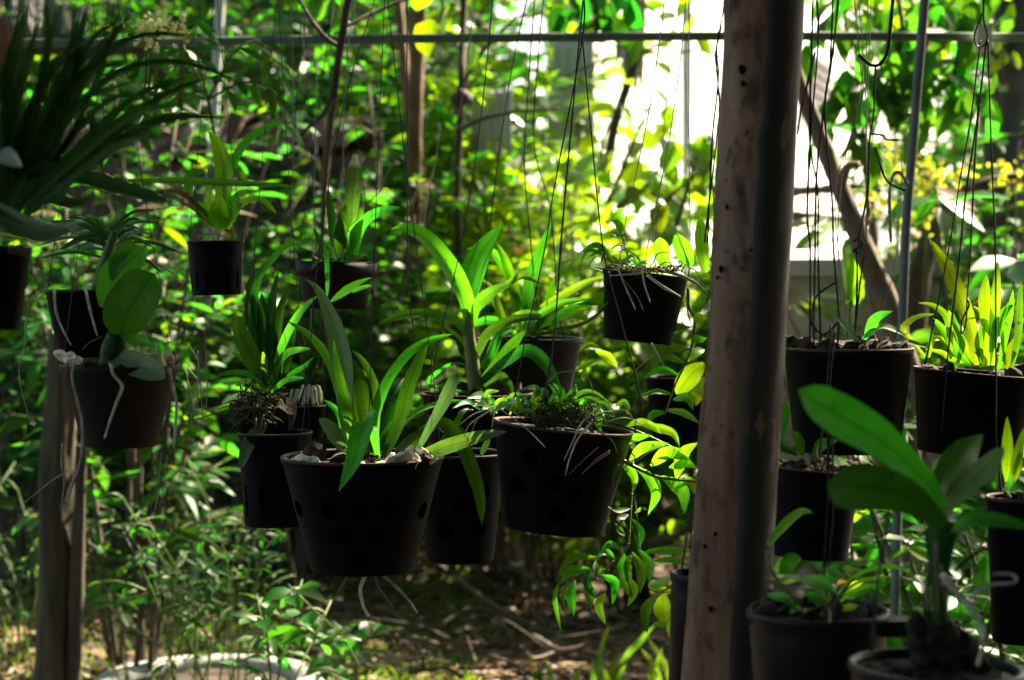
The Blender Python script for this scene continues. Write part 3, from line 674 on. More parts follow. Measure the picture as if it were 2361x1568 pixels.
limb('curved_tree', 'dark curving branch sweeping up to the right edge under the yellow flowers', 'tree',
     [('trunk', [(2090, 1150, 5.2), (2110, 720, 5.2), (2140, 560, 5.2), (2190, 470, 5.2), (2270, 430, 5.2), (2400, 400, 5.2)], [.034, .032, .034, .030, .024, .018])], 'darkbark')
limb('leaning_stick', 'brown stick leaning in front of the white wall with thin twigs at its top', 'stick',
     [('stick', [(1395, 420, 6.4), (1415, 300, 6.4), (1445, 200, 6.4), (1476, 118, 6.4)], [.017, .016, .0155, .013]),
      ('twig', [(1470, 120, 6.4), (1430, 110, 6.38), (1385, 98, 6.36), (1330, 100, 6.34)], [.005, .004, .002]),
      ('twig', [(1470, 122, 6.4), (1540, 122, 6.38), (1620, 118, 6.36), (1660, 136, 6.3)], [.0045, .004, .003]),
      ('twig', [(1465, 124, 6.4), (1390, 140, 6.42), (1330, 165, 6.44), (1240, 195, 6.45)], [.0045, .0035, .002]),
      ('twig', [(1478, 120, 6.4), (1530, 100, 6.4), (1600, 84, 6.4), (1640, 120, 6.4), (1668, 138, 6.4)], [.0045, .004, .004]),
      ('twig', [(1560, 76, 6.4), (1510, 30, 6.42), (1470, 0, 6.45), (1430, -40, 6.45)], [.005, .005, .005])], 'darkbark')
limb('palm_trunk', 'broad dark trunk standing in shade at the upper right edge', 'tree',
     [('trunk', [(2330, 1300, 6.4), (2325, 700, 6.4), (2322, 360, 6.4), (2335, 100, 6.4), (2350, -80, 6.4), (2370, -700, 6.5)], [.095, .09, .085, .08, .08])], 'rooftile')

# ------------------------------------------------------------------ shrubs and trees with leaves
def shrubs():
    S = shrub
    # left, in open shade
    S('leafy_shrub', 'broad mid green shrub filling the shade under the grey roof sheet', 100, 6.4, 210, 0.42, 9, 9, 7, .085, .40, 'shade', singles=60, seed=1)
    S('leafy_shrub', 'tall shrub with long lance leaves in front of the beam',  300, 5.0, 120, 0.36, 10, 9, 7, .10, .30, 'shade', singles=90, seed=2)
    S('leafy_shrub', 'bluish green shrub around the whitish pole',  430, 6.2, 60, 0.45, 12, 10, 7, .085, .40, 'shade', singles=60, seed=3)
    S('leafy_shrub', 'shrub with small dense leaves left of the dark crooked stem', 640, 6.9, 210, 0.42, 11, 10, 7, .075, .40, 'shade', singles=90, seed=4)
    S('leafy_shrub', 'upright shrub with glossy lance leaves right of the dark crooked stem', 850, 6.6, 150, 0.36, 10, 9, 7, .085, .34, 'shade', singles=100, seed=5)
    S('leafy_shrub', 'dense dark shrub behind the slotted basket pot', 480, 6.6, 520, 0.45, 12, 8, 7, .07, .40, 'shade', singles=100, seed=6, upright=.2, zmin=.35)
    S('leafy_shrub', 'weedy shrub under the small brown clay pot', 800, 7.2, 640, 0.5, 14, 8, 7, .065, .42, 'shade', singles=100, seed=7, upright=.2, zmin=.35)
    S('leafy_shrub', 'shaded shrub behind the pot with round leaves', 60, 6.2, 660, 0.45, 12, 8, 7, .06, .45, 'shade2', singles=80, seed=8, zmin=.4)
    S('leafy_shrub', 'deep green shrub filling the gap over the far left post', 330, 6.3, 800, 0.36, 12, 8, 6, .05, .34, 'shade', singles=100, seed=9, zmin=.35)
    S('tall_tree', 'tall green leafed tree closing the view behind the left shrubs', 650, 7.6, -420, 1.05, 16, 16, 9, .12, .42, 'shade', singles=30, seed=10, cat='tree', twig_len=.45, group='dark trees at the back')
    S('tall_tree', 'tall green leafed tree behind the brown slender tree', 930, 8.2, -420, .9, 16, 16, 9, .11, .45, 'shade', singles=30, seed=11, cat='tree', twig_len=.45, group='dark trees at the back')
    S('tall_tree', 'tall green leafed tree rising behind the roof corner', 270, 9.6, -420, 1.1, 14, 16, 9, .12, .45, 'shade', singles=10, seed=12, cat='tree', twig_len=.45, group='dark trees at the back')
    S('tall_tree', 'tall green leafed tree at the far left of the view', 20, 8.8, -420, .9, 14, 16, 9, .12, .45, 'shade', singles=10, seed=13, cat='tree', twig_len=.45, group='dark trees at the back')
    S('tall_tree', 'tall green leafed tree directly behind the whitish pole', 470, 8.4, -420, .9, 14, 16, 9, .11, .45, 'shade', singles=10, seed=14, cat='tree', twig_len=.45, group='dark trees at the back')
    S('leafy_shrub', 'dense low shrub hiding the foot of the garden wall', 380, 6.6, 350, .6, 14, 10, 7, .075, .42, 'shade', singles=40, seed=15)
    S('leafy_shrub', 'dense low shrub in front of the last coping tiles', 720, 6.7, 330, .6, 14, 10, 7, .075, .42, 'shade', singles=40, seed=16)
    # middle, lit from above
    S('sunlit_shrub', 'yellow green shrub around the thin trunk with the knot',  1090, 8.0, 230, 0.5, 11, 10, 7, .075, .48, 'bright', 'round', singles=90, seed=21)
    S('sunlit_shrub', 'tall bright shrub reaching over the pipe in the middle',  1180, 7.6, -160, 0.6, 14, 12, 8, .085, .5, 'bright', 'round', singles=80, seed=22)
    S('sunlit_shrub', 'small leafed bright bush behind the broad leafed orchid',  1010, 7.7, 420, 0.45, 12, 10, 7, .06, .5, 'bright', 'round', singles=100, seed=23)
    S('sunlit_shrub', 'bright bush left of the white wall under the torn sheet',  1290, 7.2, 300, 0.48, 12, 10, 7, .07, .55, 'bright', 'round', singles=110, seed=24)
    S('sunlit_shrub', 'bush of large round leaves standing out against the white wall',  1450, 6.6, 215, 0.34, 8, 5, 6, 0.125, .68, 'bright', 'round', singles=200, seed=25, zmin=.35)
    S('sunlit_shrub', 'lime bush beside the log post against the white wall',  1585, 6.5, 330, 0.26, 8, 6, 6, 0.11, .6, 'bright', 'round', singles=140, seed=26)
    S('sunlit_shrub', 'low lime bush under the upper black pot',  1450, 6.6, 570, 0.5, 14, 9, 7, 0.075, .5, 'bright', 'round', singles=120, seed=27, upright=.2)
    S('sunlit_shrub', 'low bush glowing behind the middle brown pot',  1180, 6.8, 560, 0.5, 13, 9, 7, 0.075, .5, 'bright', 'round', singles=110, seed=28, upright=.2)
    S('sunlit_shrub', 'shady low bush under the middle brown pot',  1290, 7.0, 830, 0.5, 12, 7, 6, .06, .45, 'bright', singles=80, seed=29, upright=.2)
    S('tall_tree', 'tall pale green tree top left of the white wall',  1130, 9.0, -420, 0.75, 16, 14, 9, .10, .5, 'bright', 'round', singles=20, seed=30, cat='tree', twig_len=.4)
    for i, (u, v, lab, m) in enumerate(((820, 380, 'fine leafed thicket far behind the small brown pot', 'shade'), (990, 330, 'fine leafed thicket far behind the broad leafed orchid', 'bright'), (1170, 350, 'fine leafed thicket far behind the middle brown pot', 'bright'), (230, 420, 'fine leafed thicket far behind the round leafed moth orchid', 'shade'), (560, 430, 'fine leafed thicket far behind the narrow leafed black pot', 'shade'))):
        S('thicket', lab, u, 8.6, v, .75, 16, 14, 9, .06, .45, m, singles=20, seed=80 + i, zmin=.06, twig_len=.3, upright=.2, group='thickets at the back')
    # right
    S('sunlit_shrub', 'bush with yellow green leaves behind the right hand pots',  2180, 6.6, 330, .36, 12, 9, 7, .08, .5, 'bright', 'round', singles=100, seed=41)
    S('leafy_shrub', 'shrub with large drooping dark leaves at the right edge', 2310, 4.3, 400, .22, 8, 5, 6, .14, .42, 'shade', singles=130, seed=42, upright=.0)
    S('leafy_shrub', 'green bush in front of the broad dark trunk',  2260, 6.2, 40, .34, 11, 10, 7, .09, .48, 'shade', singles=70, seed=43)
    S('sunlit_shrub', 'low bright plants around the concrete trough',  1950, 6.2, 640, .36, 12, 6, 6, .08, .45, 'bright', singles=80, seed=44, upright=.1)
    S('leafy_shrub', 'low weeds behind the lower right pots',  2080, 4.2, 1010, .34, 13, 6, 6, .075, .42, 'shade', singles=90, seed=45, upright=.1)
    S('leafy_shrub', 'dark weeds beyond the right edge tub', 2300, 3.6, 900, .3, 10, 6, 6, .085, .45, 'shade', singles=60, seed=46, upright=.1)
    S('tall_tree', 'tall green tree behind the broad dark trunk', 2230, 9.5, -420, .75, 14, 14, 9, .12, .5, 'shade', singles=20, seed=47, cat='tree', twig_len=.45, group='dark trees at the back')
    S('tall_tree', 'tall green tree filling the top right corner', 2370, 10.5, -420, .8, 14, 14, 9, .12, .5, 'shade', singles=20, seed=48, cat='tree', twig_len=.45, group='dark trees at the back')
    S('sunlit_shrub', 'dense bush at the foot of the white wall', 1400, 8.1, 640, .5, 14, 9, 7, .07, .5, 'bright', 'round', singles=60, seed=49, upright=.2, zmin=.08)
    S('sunlit_shrub', 'bush at the foot of the white wall close to the log post', 1600, 8.3, 600, .45, 12, 9, 7, .08, .5, 'bright', 'round', singles=60, seed=50, upright=.2, zmin=.08)
    # low weeds, bottom left and bottom centre
    for i, (u, d, v, lab) in enumerate(((330, 4.9, 1010, 'spindly weed clump right of the old weathered post'), (520, 4.6, 1040, 'spindly weed clump under the left black pot'), (40, 5.0, 1080, 'dark weed clump left of the old weathered post'), (440, 4.2, 1130, 'thin stemmed weed clump hanging over the pale ring'))):
        S('weed_clump', lab, u, d, v, .30, 8, 5, 4, .036, .34, 'shade2', singles=90, seed=60 + i, cat='weeds', group='weeds at the lower left', stemmat='stem', upright=.25, twig_len=.11, zmin=.4)
    for i, (u, d, v, lab) in enumerate(((640, 3.7, 1290, 'broad leafed seedling clump below the biggest black pot'), (760, 4.4, 1390, 'seedling with a sunlit leaf at the bottom centre left'))):
        S('weed_clump', lab, u, d, v, .15, 5, 3, 4, .060, .45, 'shade', singles=100, seed=70 + i, cat='weeds', group='seedlings at the bottom', stemmat='stem', upright=.2, twig_len=.10, zmin=.55)
shrubs()

def pinnate(label, fronds, d, leaf_len, mat='shade', seed=0, ratio=.36):
    """sapling whose fronds carry leaflets in pairs"""
    rng = np.random.default_rng(seed); b = P(fronds[0][0][0] - 90, 1500, d); b.y += 2.3; root = thing('sapling', (b.x, b.y, ground_z(b.x, b.y)), label, 'sapling')
    top = P(*fronds[0][0], d); tube('stem', [Vector((b.x, b.y, 0)), (Vector((b.x, b.y, 0)) + top) / 2 + Vector((-.06, .3, .1)), top], [.005, .004, .003], M['twig'], root, n=12)
    for fr in fronds:
        wp = [P(u, v, d + rng.uniform(-.08, .08) * (i > 0)) for i, (u, v) in enumerate(fr)]; path = catmull(wp, 18)
        tube('rachis', wp, [.0025, .002, .001], M['stem'], root, n=12, sides=5)
        pos, dr, nr = [], [], []
        for i in range(3, 19, 2):
            t = (path[min(i + 1, 18)] - path[i - 1]).normalized(); s = t.cross(Vector((0, -.35, 1))).normalized()
            for sg in (-1, 1):
                pos.append(path[i]); dr.append(t * .5 + s * sg * .75 + Vector((0, rng.normal(0, .1), -.45))); nr.append((rng.normal(0, .3), -.6, .8))
        pos, dr, nr = np.array([list(p) for p in pos]), np.array([list(p) for p in dr]), np.array(nr); n = len(pos); ln = leaf_len * rng.uniform(.75, 1.1, n)
        single_leaves(pos, dr, nr, ln, ln * ratio, mat, root)
pinnate('sapling with drooping paired leaflets in front of the pipe at the upper left', [[(480, 230), (540, 120), (610, 95), (650, 200)], [(480, 230), (430, 130), (370, 110), (330, 180)], [(480, 230), (560, 190), (630, 210), (660, 300)], [(480, 230), (450, 110), (455, 60), (440, 40)], [(480, 230), (400, 210), (340, 250), (310, 310)]], 3.6, .062, seed=3)

def hanging_foliage(label, cat, limbs, leaf_len, ratio, mat, shape, per, seed, d):
    """leafy boughs reaching into the picture from a tree above"""
    rng = np.random.default_rng(seed); root = thing('leafy_bough', P(*limbs[0][0], d), label, cat); pos, dr, nr = [], [], []
    for L_ in limbs:
        wp = [P(u, v, d + rng.uniform(-.1, .1)) for u, v in L_]; tube('branch', wp, [.007, .005, .0025], M['darkbark'], root, n=12, sides=6); path = catmull(wp, 20)
        for j in range(per):
            i = int(rng.integers(3, 21)); t = (path[min(i + 1, 20)] - path[i - 1]).normalized()
            pos.append(np.array(path[i]) + rng.normal(0, .05, 3)); dr.append(np.array(t) * .3 + rng.normal(0, .55, 3) + np.array([0, 0, -.55])); nr.append([rng.normal(0, .5), -.5, .7])
    pos, dr, nr = map(np.array, (pos, dr, nr)); n = len(pos); ln = leaf_len * rng.uniform(.6, 1.15, n)
    single_leaves(pos, dr, nr, ln, ln * ratio, mat, root, shape)
hanging_foliage('bough of large dark leaves hanging down in front of the bright gap at the right', 'branch', [[(1960, -60), (1950, 60), (1990, 150), (1975, 260)], [(2060, -60), (2080, 80), (2040, 200), (2010, 330)], [(2180, -60), (2140, 80), (2120, 200), (2090, 300)], [(2240, -60), (2220, 60), (2200, 180), (2230, 240)]], .115, .45, 'shade', 'lance', 44, 5, 4.9)
hanging_foliage('leafy spray with small bright leaves filling the top right corner', 'branch', [[(2000, -80), (1980, 20), (1950, 90)], [(2090, -80), (2060, 10), (2010, 60)], [(2250, -80), (2190, 10), (2150, 50)], [(2320, -90), (2260, 30), (2240, 140)]], .085, .5, 'bright', 'round', 40, 6, 6.2)
hanging_foliage('cluster of dark leaves on a bough end over the pipe left of the white wall', 'branch', [[(1390, -80), (1385, 0), (1375, 50)], [(1420, -80), (1410, 10), (1420, 40)]], .10, .6, 'shade2', 'round', 11, 7, 5.4)
hanging_foliage('few lime leaves hanging from the top beside the log post', 'branch', [[(1640, -80), (1622, -10), (1615, 10)]], .095, .55, 'bright', 'round', 7, 8, 5.0)
hanging_foliage('leaf cluster hanging at the top beside the pale twig', 'branch', [[(735, -90), (730, -20), (740, 10)], [(770, -80), (755, -10), (745, 5)]], .075, .6, 'shade', 'round', 9, 9, 4.2)
hanging_foliage('pair of glowing yellow leaves beside the brown slender tree', 'branch', [[(1030, -70), (1020, 20), (1015, 50)]], .11, .6, 'bright', 'round', 6, 14, 5.0)

hanging_foliage('branch of large round leaves crossing the lower half of the white glare', 'branch', [[(1400, 470), (1440, 380), (1490, 260), (1520, 230)], [(1420, 480), (1500, 420), (1540, 330)], [(1380, 460), (1390, 330), (1430, 240)], [(1560, 520), (1590, 420), (1620, 320), (1640, 290)], [(1500, 500), (1560, 440), (1600, 400)], [(1650, 480), (1640, 380), (1655, 300)]], .095, .66, 'bright', 'round', 11, 21, 5.7)
def broad_plant():
    root = thing('broad_leaved_plant', P(1900, 700, 5.0), 'plant with two huge glowing leaves just right of the log post', 'plant')
    root.location.z = 0
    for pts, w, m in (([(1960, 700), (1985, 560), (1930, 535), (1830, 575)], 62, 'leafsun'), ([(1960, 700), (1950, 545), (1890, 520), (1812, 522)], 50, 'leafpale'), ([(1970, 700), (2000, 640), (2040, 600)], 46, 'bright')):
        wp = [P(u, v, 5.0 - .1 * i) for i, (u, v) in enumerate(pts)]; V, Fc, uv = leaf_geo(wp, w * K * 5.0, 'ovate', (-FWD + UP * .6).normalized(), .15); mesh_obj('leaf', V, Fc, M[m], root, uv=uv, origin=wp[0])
    tube('stem', [root.location, P(1958, 760, 5.0), P(1965, 690, 5.0)], [.012, .009, .006], M['stem'], root, n=12)
broad_plant()
def flowers(label, spots, r, mat, d, seed, per):
    rng = np.random.default_rng(seed); root = thing('flower_cluster', P(*spots[0], d), label, 'flowers')
    stem = [tube_data([P(u, v, d), P(u + 12, v + 60, d + .05), P(u + 6, v + 190, d + .1)], [.002, .0025, .003], 6, 5) for u, v in spots]; V, Fc = merge_data(stem); mesh_obj('stem', V, Fc, M['stem'], root)
    for u, v in spots:
        c = np.array(P(u, v, d)); pos = c + rng.normal(0, r, (per, 3)); dr = rng.normal(0, 1, (per, 3)) + np.array([0, -.6, .2]); nr = rng.normal(0, 1, (per, 3)) + np.array([0, -1, .4])
        ln = rng.uniform(.5, 1, per) * r * 1.1; single_leaves(pos, dr, nr, ln, ln * .9, mat, root, 'round', 'petal')
flowers('small bunches of pale yellow flowers above the leaning sapling', [(335, 62), (352, 80), (350, 50), (325, 75), (405, 58), (412, 66)], .012, 'cream', 3.3, 1, 18)
flowers('yellow flowers scattered in the bush beside the leaning pole', [(2063, 372), (2085, 385), (2130, 382), (2150, 400), (2175, 410), (2125, 415), (2130, 470), (2150, 455), (2060, 400), (2310, 405), (2330, 415), (2350, 400), (2120, 500), (1990, 452), (2005, 462), (2230, 400)], .022, 'flower', 5.0, 2, 12)

# ------------------------------------------------------------------ unseen, added to block light: tree over the orchids, hedges behind and right
def added_shade_tree():
    root = thing('added_shade_tree', (3.4, -1.6, 0), 'added unseen tree, crown shaped to shade the hanging orchids from above', 'tree')
    tube('trunk', [Vector((3.4, -1.6, -.05)), Vector((3.3, -1.5, 1.5)), Vector((3.0, -1.2, 2.8))], [.2, .16, .13], M['darkbark'], root, n=14, sides=12)
    for e in ((-1.5, 1.5, 3.2), (1.0, 3.6, 3.3), (-2.5, 4.5, 4.2), (4.5, 3.0, 3.4), (2.0, -4, 3.2), (-1.5, -3, 3.2)):
        tube('limb', [Vector((3.0, -1.2, 2.75)), (Vector((3.0, -1.2, 3.3)) + Vector(e)) / 2, Vector(e)], [.08, .05, .02], M['darkbark'], root, n=12, sides=8)
    rng = np.random.default_rng(5); N = 105000
    pos = np.stack([rng.uniform(-4.6, 6.6, N), rng.uniform(-6.5, 10.5, N), rng.uniform(2.55, 3.5, N)], 1)
    pos[:, 2] += np.clip(pos[:, 1] - 3.2, 0, None) * .30 + .15 * np.sin(pos[:, 0] * 2.1) * np.sin(pos[:, 1] * 1.7)
    h = (pos[:, 2] - 1.0) / SUN.z; sx = pos[:, 0] - h * SUN.x; sy = pos[:, 1] - h * SUN.y  # where each leaf's shadow lands; the crown is thinned by this
    u = 1180.5 + F_U * sx / np.maximum(sy, .5); keep = np.ones(N)
    keep[(pos[:, 0] < -1.4) & (pos[:, 1] > -2.2) & (pos[:, 1] < 3.2)] = .05          # left side thinned to let skylight in
    near = (sy > .8) & (sy < 3.3)
    keep[near & (sy > 1.9) & (u > 450)] = .5
    keep[near & (u > 760) & (u < 1260) & (sy > 2.30) & (sy < 2.60)] = .05
    keep[near & (u > 1060) & (u < 1720) & (sy > 2.2) & (sy < 2.75)] = .12
    keep[near & (u > 1980) & (u < 2650) & (sy > 2.0)] = .0
    keep[near & (u > 1320) & (u < 1680) & (sy > 2.2)] = .08
    keep[near & (u > 880) & (u < 1330) & (sy > 2.65)] = .10
    keep[near & (u > 380) & (u < 560) & (sy > 2.55) & (sy < 2.9)] = .15
    far = sy >= 3.3
    keep[far & (u <= 950)] = .14; keep[far & (u > 950)] = .04; keep[far & (u > 1950)] = .12
    keep[far & (u > -300) & (u < 800) & (sy > 4.2) & (sy < 6.4)] = .0
    clump = np.sin(pos[:, 0] * 3.3 + 1) * np.sin(pos[:, 1] * 2.9) + .5 * np.sin(pos[:, 0] * 7.1 + pos[:, 1] * 6.3)
    keep = keep * np.clip(1 + .35 * clump, .3, 1.3)
    a = rng.uniform(0, 1, N) < keep; pos = pos[a]; n = len(pos); dr = rng.normal(0, 1, (n, 3)); dr[:, 2] = rng.normal(-.35, .3, n); nr = rng.normal(0, .35, (n, 3)) + np.array([0, 0, 1.])
    foliage('crown', pos, dr, nr, rng.uniform(.12, .20, n), rng.uniform(.06, .10, n), 'canopy', root, 'lance')
added_shade_tree()
def blocker_hedge():  # unseen, put in to keep frontal skylight off the pots
    root = thing('blocker_hedge', (0, -5.6, 0), 'unseen leaf wall added behind the viewer to block light', 'blocker_hedge'); rng = np.random.default_rng(8); N = 16000
    pos = np.stack([rng.uniform(-8, 8, N), rng.uniform(-6.3, -5.1, N), rng.uniform(0, 3.4, N)], 1); dr = rng.normal(0, 1, (N, 3)) + np.array([0, .6, 0]); nr = rng.normal(0, .5, (N, 3)) + np.array([0, .4, .8])
    foliage('crown', pos, dr, nr, rng.uniform(.14, .24, N), rng.uniform(.07, .12, N), 'canopy', root)
    V, Fc = merge_data([tube_data([Vector((x, -5.6, -.02)), Vector((x + .1, -5.5, 1.4)), Vector((x + .15, -5.6, 2.9))], [.05, .03, .012], 6, 6) for x in np.linspace(-6, 6.5, 9)]); mesh_obj('stem', V, Fc, M['darkbark'], root)
blocker_hedge()
def side_blocker_hedge():  # unseen, added against skylight from the front right
    root = thing('blocker_hedge', (4.6, -2.0, 0), 'unseen leaf wall added on the right to block light', 'blocker_hedge'); rng = np.random.default_rng(18); N = 9000
    pos = np.stack([rng.uniform(4.1, 5.1, N), rng.uniform(-5.2, 3.2, N), rng.uniform(0, 3.4, N)], 1); dr = rng.normal(0, 1, (N, 3)) + np.array([-.6, 0, 0]); nr = rng.normal(0, .5, (N, 3)) + np.array([-.4, 0, .8])
    foliage('crown', pos, dr, nr, rng.uniform(.14, .24, N), rng.uniform(.07, .12, N), 'canopy', root)
    V, Fc = merge_data([tube_data([Vector((4.6, y, -.02)), Vector((4.55, y + .1, 1.4)), Vector((4.6, y + .15, 2.9))], [.05, .03, .012], 6, 6) for y in np.linspace(-5, 3, 7)]); mesh_obj('stem', V, Fc, M['darkbark'], root)
side_blocker_hedge()
def far_wood():
    rng = np.random.default_rng(9); pts = []
    for x0, x1, y0, y1, n in ((-6.5, -.1, 11, 14, 18000), (5.2, 10, 20, 24, 5000)): pts.append(np.stack([rng.uniform(x0, x1, n), rng.uniform(y0, y1, n), rng.uniform(0, 5.2, n)], 1))
    pos = np.concatenate(pts); N = len(pos); dr = rng.normal(0, 1, (N, 3)) + np.array([0, -.4, -.3]); nr = rng.normal(0, .5, (N, 3)) + np.array([0, -.5, .8])
    o = foliage('far_wood', pos, dr, nr, rng.uniform(.16, .28, N), rng.uniform(.08, .14, N), 'shade2', None)
    tag(o, 'mass of far trees closing the garden at the back', 'woods')
far_wood()

# ------------------------------------------------------------------ litter, twigs, grass on the ground
def ground_cover():
    rng = np.random.default_rng(15); N = 16000
    y = rng.uniform(4.6, 9.5, N); x = rng.uniform(-.36, .36, N) * y; gz = np.array([ground_z(a, b) for a, b in zip(x, y)])
    pos = np.stack([x, y, gz + rng.uniform(.004, .03, N)], 1); dr = rng.normal(0, 1, (N, 3)); dr[:, 2] *= .25; nr = rng.normal(0, .35, (N, 3)) + np.array([0, 0, 1.]); ln = rng.uniform(.03, .075, N)
    tag(foliage('fallen_leaves', pos, dr, nr, ln, ln * rng.uniform(.3, .55, N), 'litter', None), 'dry brown fallen leaves covering the soil', 'leaf litter')
    tw = []
    for i in range(420):
        yy = rng.uniform(4.7, 8.0); xx = rng.uniform(-.12, .20) * yy; a = rng.uniform(0, np.pi); L_ = rng.uniform(.08, .38); z = ground_z(xx, yy) + rng.uniform(.005, .10)
        e = Vector((np.cos(a) * L_, np.sin(a) * L_ * .6, rng.normal(0, .05))); p = Vector((xx, yy, z)); r = rng.uniform(.002, .006)
        tw.append(tube_data([p, p + e * .5 + Vector((rng.normal(0, .015), 0, rng.normal(.01, .015))), p + e], [r, r * .9, r * .5], 4, 4))
    V, Fc = merge_data(tw); o = mesh_obj('fallen_twigs', V, Fc, M['twig']); tag(o, 'tangle of dry fallen twigs on the dark soil', 'twigs', kind='stuff')
    for (pts, r, lab) in (([(1500, 1250, 6.2), (1560, 1235, 6.1), (1600, 1210, 6.0), (1660, 1200, 6.0)], .013, 'pale dry branch end on the soil beside the log post'), ([(1050, 1330, 6.0), (1130, 1390, 5.9), (1240, 1450, 5.8), (1330, 1475, 5.7)], .009, 'long thin fallen branch on the dark soil below the right hand pots'), ([(1180, 1300, 6.4), (1290, 1380, 6.2), (1400, 1400, 6.0)], .012, 'thick dark fallen branch lying under the two middle pots'), ([(880, 1400, 6), (990, 1450, 5.8), (1090, 1400, 5.9), (1200, 1440, 5.8)], .007, 'crooked fallen stick near the bottom centre'), ([(1230, 1470, 5.4), (1290, 1500, 5.3), (1350, 1490, 5.3)], .012, 'short pale piece of wood at the bottom centre')):
        tag(tube('fallen_branch', [P(*p) for p in pts], [r, r * .9, r * .5], M['twig'], n=12, sides=7, wob=.3), lab, 'branch', 'fallen branches')
    N = 9000; y = rng.uniform(4.6, 7.2, N); x = rng.uniform(-.36, -.02, N) * y; pos = np.stack([x, y, np.array([ground_z(a, b) for a, b in zip(x, y)]) - .01], 1)
    dr = rng.normal(0, .45, (N, 3)) + np.array([0, 0, 1.]); ln = rng.uniform(.03, .10, N); nr = rng.normal(0, 1, (N, 3)) + np.array([0, -1, 0])
    tag(foliage('grass', pos, dr, nr, ln, np.full(N, .0045), 'grass', None, 'strap', droop=.25), 'thin grass and moss growing out of the litter', 'grass')
    for (u, lab, n, h, seed) in ((900, 'small grass tuft at the bottom left of the bare soil', 6, .10, 1), (1090, 'narrow bright grass blades at the bottom centre', 7, .12, 2), (1270, 'grass tuft with a bleached bent blade at the bottom', 9, .17, 3), (1390, 'tallest lime grass blade tuft at the bottom', 9, .22, 4), (1530, 'dark grass tuft at the foot of the log post', 8, .2, 5)):
        r2 = np.random.default_rng(seed + 40); c = P(u, 1600, 4.75); root = thing('grass_tuft', (c.x, c.y, 0), lab, 'grass tuft', 'grass tufts along the bottom')
        for i in range(n):
            a = r2.uniform(0, 6.28); hh = h * r2.uniform(.5, 1.1); b = Vector((c.x + r2.normal(0, .03), c.y + r2.normal(0, .03), 0)); e = Vector((math.cos(a), math.sin(a) * .5, 0)) * hh * r2.uniform(.2, .6)
            V, Fc, uv = leaf_geo([b, b + e * .3 + Vector((0, 0, hh * .6)), b + e + Vector((0, 0, hh))], .016, 'strap', Vector((r2.normal(0, .4), -1, .3)).normalized(), nseg=8, across=2)
            mesh_obj('blade', V, Fc, M['grass'], root, uv=uv, origin=b)
ground_cover()

# ------------------------------------------------------------------ hanging pots with their orchids
G = 'hanging orchid pots'
def s_leaf(mat, **k): k['mat'] = mat; return k
def front_chunks(root, rimc, d, items, mat='foam', name='husk_chunk'):
    for i, (u, v, r, dy) in enumerate(items):
        p = P(u, v, d); p.y += dy; chunk(name, p, r * K * d, M[mat], root, (1.25, .9, .6), seed=i * 7 + int(u))

